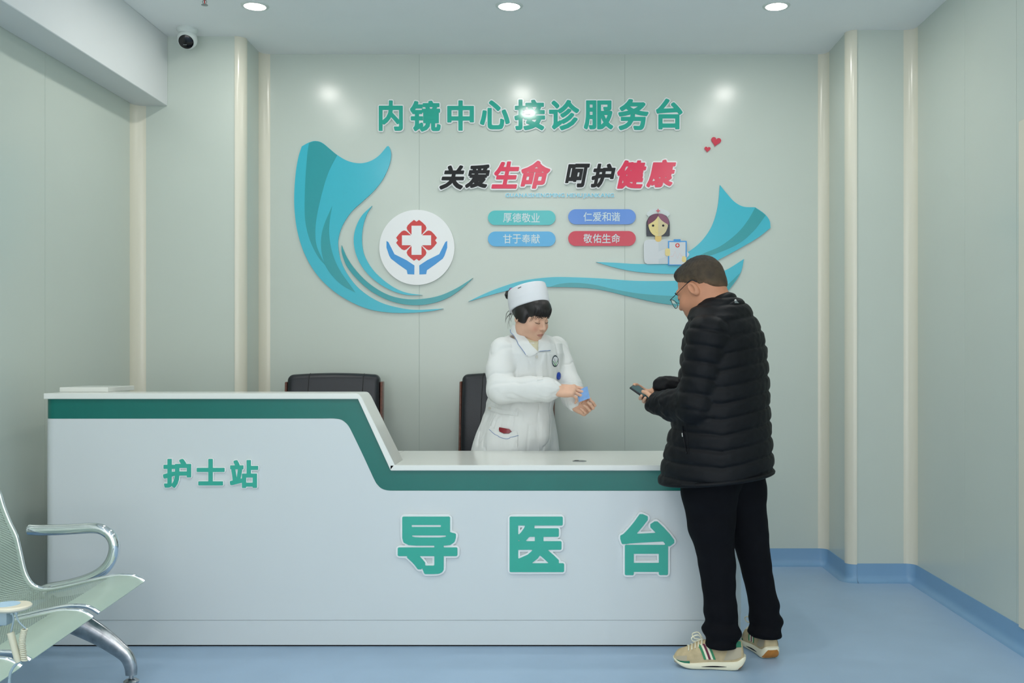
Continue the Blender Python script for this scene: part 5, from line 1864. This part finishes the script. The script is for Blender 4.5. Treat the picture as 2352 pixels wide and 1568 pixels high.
# --- shoes
def shoe(heel, d, name_parent):
    """heel: floor point under the back of the shoe, d: direction of the toe"""
    L = 0.296
    d = unit(d); sd = np.cross(A3((0, 0, 1)), d)
    cache = {}

    def K(tab, s):
        if id(tab) not in cache: cache[id(tab)] = np.array(spline(tab, 6))
        c = cache[id(tab)]
        return float(np.interp(s, np.maximum.accumulate(c[:, 0]), c[:, 1]))
    zbt = [(0, 0.046), (0.03, 0.026), (0.08, 0.010), (0.17, 0.0), (0.55, 0.0), (0.78, 0.001), (0.9, 0.012), (0.97, 0.024), (1, 0.033)]
    zst = [(0, 0.055), (0.04, 0.060), (0.11, 0.047), (0.24, 0.041), (0.53, 0.036), (0.78, 0.029), (0.9, 0.029), (0.97, 0.036), (1, 0.040)]
    wt = [(0, 0.020), (0.03, 0.031), (0.12, 0.038), (0.3, 0.037), (0.45, 0.038), (0.62, 0.046), (0.75, 0.048), (0.86, 0.042), (0.94, 0.029), (0.98, 0.018), (1, 0.008)]
    zut = [(0.03, 0.07), (0.06, 0.115), (0.12, 0.118), (0.17, 0.115), (0.23, 0.11), (0.32, 0.098), (0.5, 0.112), (0.60, 0.114), (0.66, 0.105), (0.75, 0.090), (0.85, 0.078), (0.93, 0.068), (0.985, 0.046)]
    pt = lambda s, y, z: A3(heel) + d * (s * L) + sd * y + A3((0, 0, z))

    def ring(s, top, shrink=1.0, n=24):
        out = []
        if top:
            z0, z1, w_ = K(zst, s) - 0.008, K(zut, s), K(wt, s) * 0.94
            for i in range(n):
                a = 2 * math.pi * i / n
                c, q = math.cos(a), math.sin(a)
                h_ = max(q, -0.35)
                taper = 1 - 0.38 * max(q, 0) ** 1.6 * min(1, (z1 - z0) / 0.06)
                out.append(pt(s, math.copysign(abs(c) ** 0.75, c) * w_ * taper * shrink, z0 + (z1 - z0) * max(q, 0) ** 0.9 if q > 0 else z0 + 0.012 * q))
        else:
            z0, z1, w_ = K(zbt, s), K(zst, s), K(wt, s) * 1.06
            zm, hh = (z0 + z1) / 2, (z1 - z0) / 2
            for i in range(n):
                a = 2 * math.pi * i / n
                c, q = math.cos(a), math.sin(a)
                out.append(pt(s, math.copysign(abs(c) ** 0.45, c) * w_, zm + math.copysign(abs(q) ** 0.55, q) * hh))
        return out

    def loft(st, top):
        v = []; f = []
        n = 24
        for s in st: v += ring(s, top)
        for j in range(len(st) - 1):
            for i in range(n): f.append((j * n + i, j * n + (i + 1) % n, (j + 1) * n + (i + 1) % n, (j + 1) * n + i))
        f += [tuple(range(n))[::-1], tuple((len(st) - 1) * n + i for i in range(n))]
        return v, f
    st = [0, 0.006, 0.015, 0.03, 0.045, 0.06, 0.08, 0.10, 0.12, 0.145, 0.17] + [0.17 + 0.04 * k for k in range(1, 16)] + [0.80, 0.83, 0.86, 0.89, 0.92, 0.94, 0.96, 0.975, 0.987, 0.995, 1.0]
    v, f = loft(st, False)
    fm = [1 if (q // 24) < 7 and (q % 24) in range(14, 22) else 0 for q in range(len(f) - 2)] + [0, 0]
    par = bpy.data.objects.new('shoe', None)
    sole = obj('shoe_sole', v, f, ['shoe_sole', 'gum'], name_parent, True, 60, fmat=fm)
    st2 = [0.03, 0.036, 0.045, 0.06, 0.075, 0.09, 0.12, 0.145, 0.17, 0.2, 0.23] + [0.26 + 0.033 * k for k in range(0, 20)] + [0.91, 0.93, 0.945, 0.96, 0.972, 0.982]
    v, f = loft(st2, True)
    up_ = obj('shoe_upper', v, f, 'shoe_tan', name_parent, True, 60)

    def surf(s, a, out=0.0012):
        """point on the side of the upper: a = 0 at the sole, 90 on top; negative side for the inner face"""
        z0, z1, w_ = K(zst, s) - 0.008, K(zut, s), K(wt, s) * 0.94
        q = abs(math.sin(R(a))); c = math.copysign(math.cos(R(a)), a) if a else 1
        taper = 1 - 0.38 * q ** 1.6 * min(1, (z1 - z0) / 0.06)
        sg = 1 if a >= 0 else -1
        return pt(s, sg * (abs(math.cos(R(a))) ** 0.75 * w_ * taper + out), z0 + (z1 - z0) * q ** 0.9 + out * 0.4)

    def patch(name, s0, s1, a0, a1, m, slant=0.0, n=8, out=0.0015):
        for sg in (1, -1):
            v = []; f = []
            for i in range(n + 1):
                a = a0 + (a1 - a0) * i / n
                for k in range(4):
                    s = max(s0 + (s1 - s0) * k / 3 + slant * (a - a0) / 90, 0.045) if slant >= 0 else s0 + (s1 - s0 + slant * (a - a0) / 90) * k / 3
                    v.append(surf(s, sg * max(a, 0.5), out))
            for i in range(n):
                for k in range(3): f.append((i * 4 + k, i * 4 + k + 1, (i + 1) * 4 + k + 1, (i + 1) * 4 + k))
            obj(name, v, f, m, up_, True, 60)
    x = 0.405
    for wd, m in ((0.034, 'stripe_green'), (0.03, 'shoe_sole'), (0.034, 'stripe_red'), (0.03, 'shoe_sole'), (0.034, 'stripe_green')):
        patch('side_stripe', x, x + wd, 8, 56, m, 0.17)
        x += wd
    patch('heel_panel', 0.062, 0.30, 7, 40, 'shoe_grey', -0.16)
    patch('heel_tab', 0.062, 0.19, 42, 76, 'shoe_green', 0.02)
    patch('toe_line', 0.76, 0.965, 1, 9, 'shoe_green', 0.0, 2)
    patch('toe_cap', 0.80, 0.955, 10, 30, 'shoe_grey', 0.0, 4, 0.001)
    for sg in (1, -1):
        MB().tube([tuple(pt(s, sg * K(wt, s) * 1.062, (K(zbt, s) + K(zst, s)) / 2 - 0.002)) for s in np.linspace(0.26, 0.60, 12)], [0.0006 + 0.0026 * math.sin(math.pi * k / 11) for k in range(12)], 6).build('sole_slot', 'dark_gap', sole, True, 80)
    lc = MB()
    for k in range(5):
        s = 0.60 + 0.045 * k
        lc.tube([tuple(surf(s, a, 0.003)) for a in (48, 62, 76, 89)] + [tuple(surf(s + 0.02, -a, 0.003)) for a in (89, 76, 62, 48)], 0.0028, 6)
    tpn = surf(0.585, 85, 0.004)
    for sg in (1, -1):
        lp = [tpn, tpn + d * 0.02 + sd * sg * 0.02 + A3((0, 0, 0.022)), tpn + d * 0.045 + sd * sg * 0.03 + A3((0, 0, 0.012)), tpn + d * 0.035 + sd * sg * 0.022 + A3((0, 0, -0.004)), tpn + d * 0.005]
        lc.tube([tuple(p) for p in spline(lp, 5)], 0.0027, 6)
    lc.build('laces', 'shoe_sole', up_, True, 80)
    bpy.data.objects.remove(par)


shoe((0.752, 4.062, 0), (-0.284, 0.055, 0), man)
shoe((0.885, 4.175, 0), (-0.055, 0.285, 0), man)

# --- the phone he holds
pc = RHW + (unit(rf_) * 0.108 + rn_ * 0.026) * 0.93 + unit(rt_) * 0.012
pn = rn_; pa = -unit(rt_ - pn * (rt_ @ pn)); pb = np.cross(pn, pa)
PM = Matrix(np.stack([pa, pb, pn], 1).tolist())
ph_t = thing('smartphone', tuple(pc - A3((0, 0, 0.06))), 'dark smartphone held in both hands by the person in the black jacket', 'phone')
MB().obox(pc, (0.150, 0.072, 0.009), PM, 0.0035, 3).build('phone_body', 'plastic_black', ph_t, True)
MB().obox(pc + pn * 0.0046, (0.142, 0.066, 0.0008), PM).build('screen', 'phone_screen', ph_t)
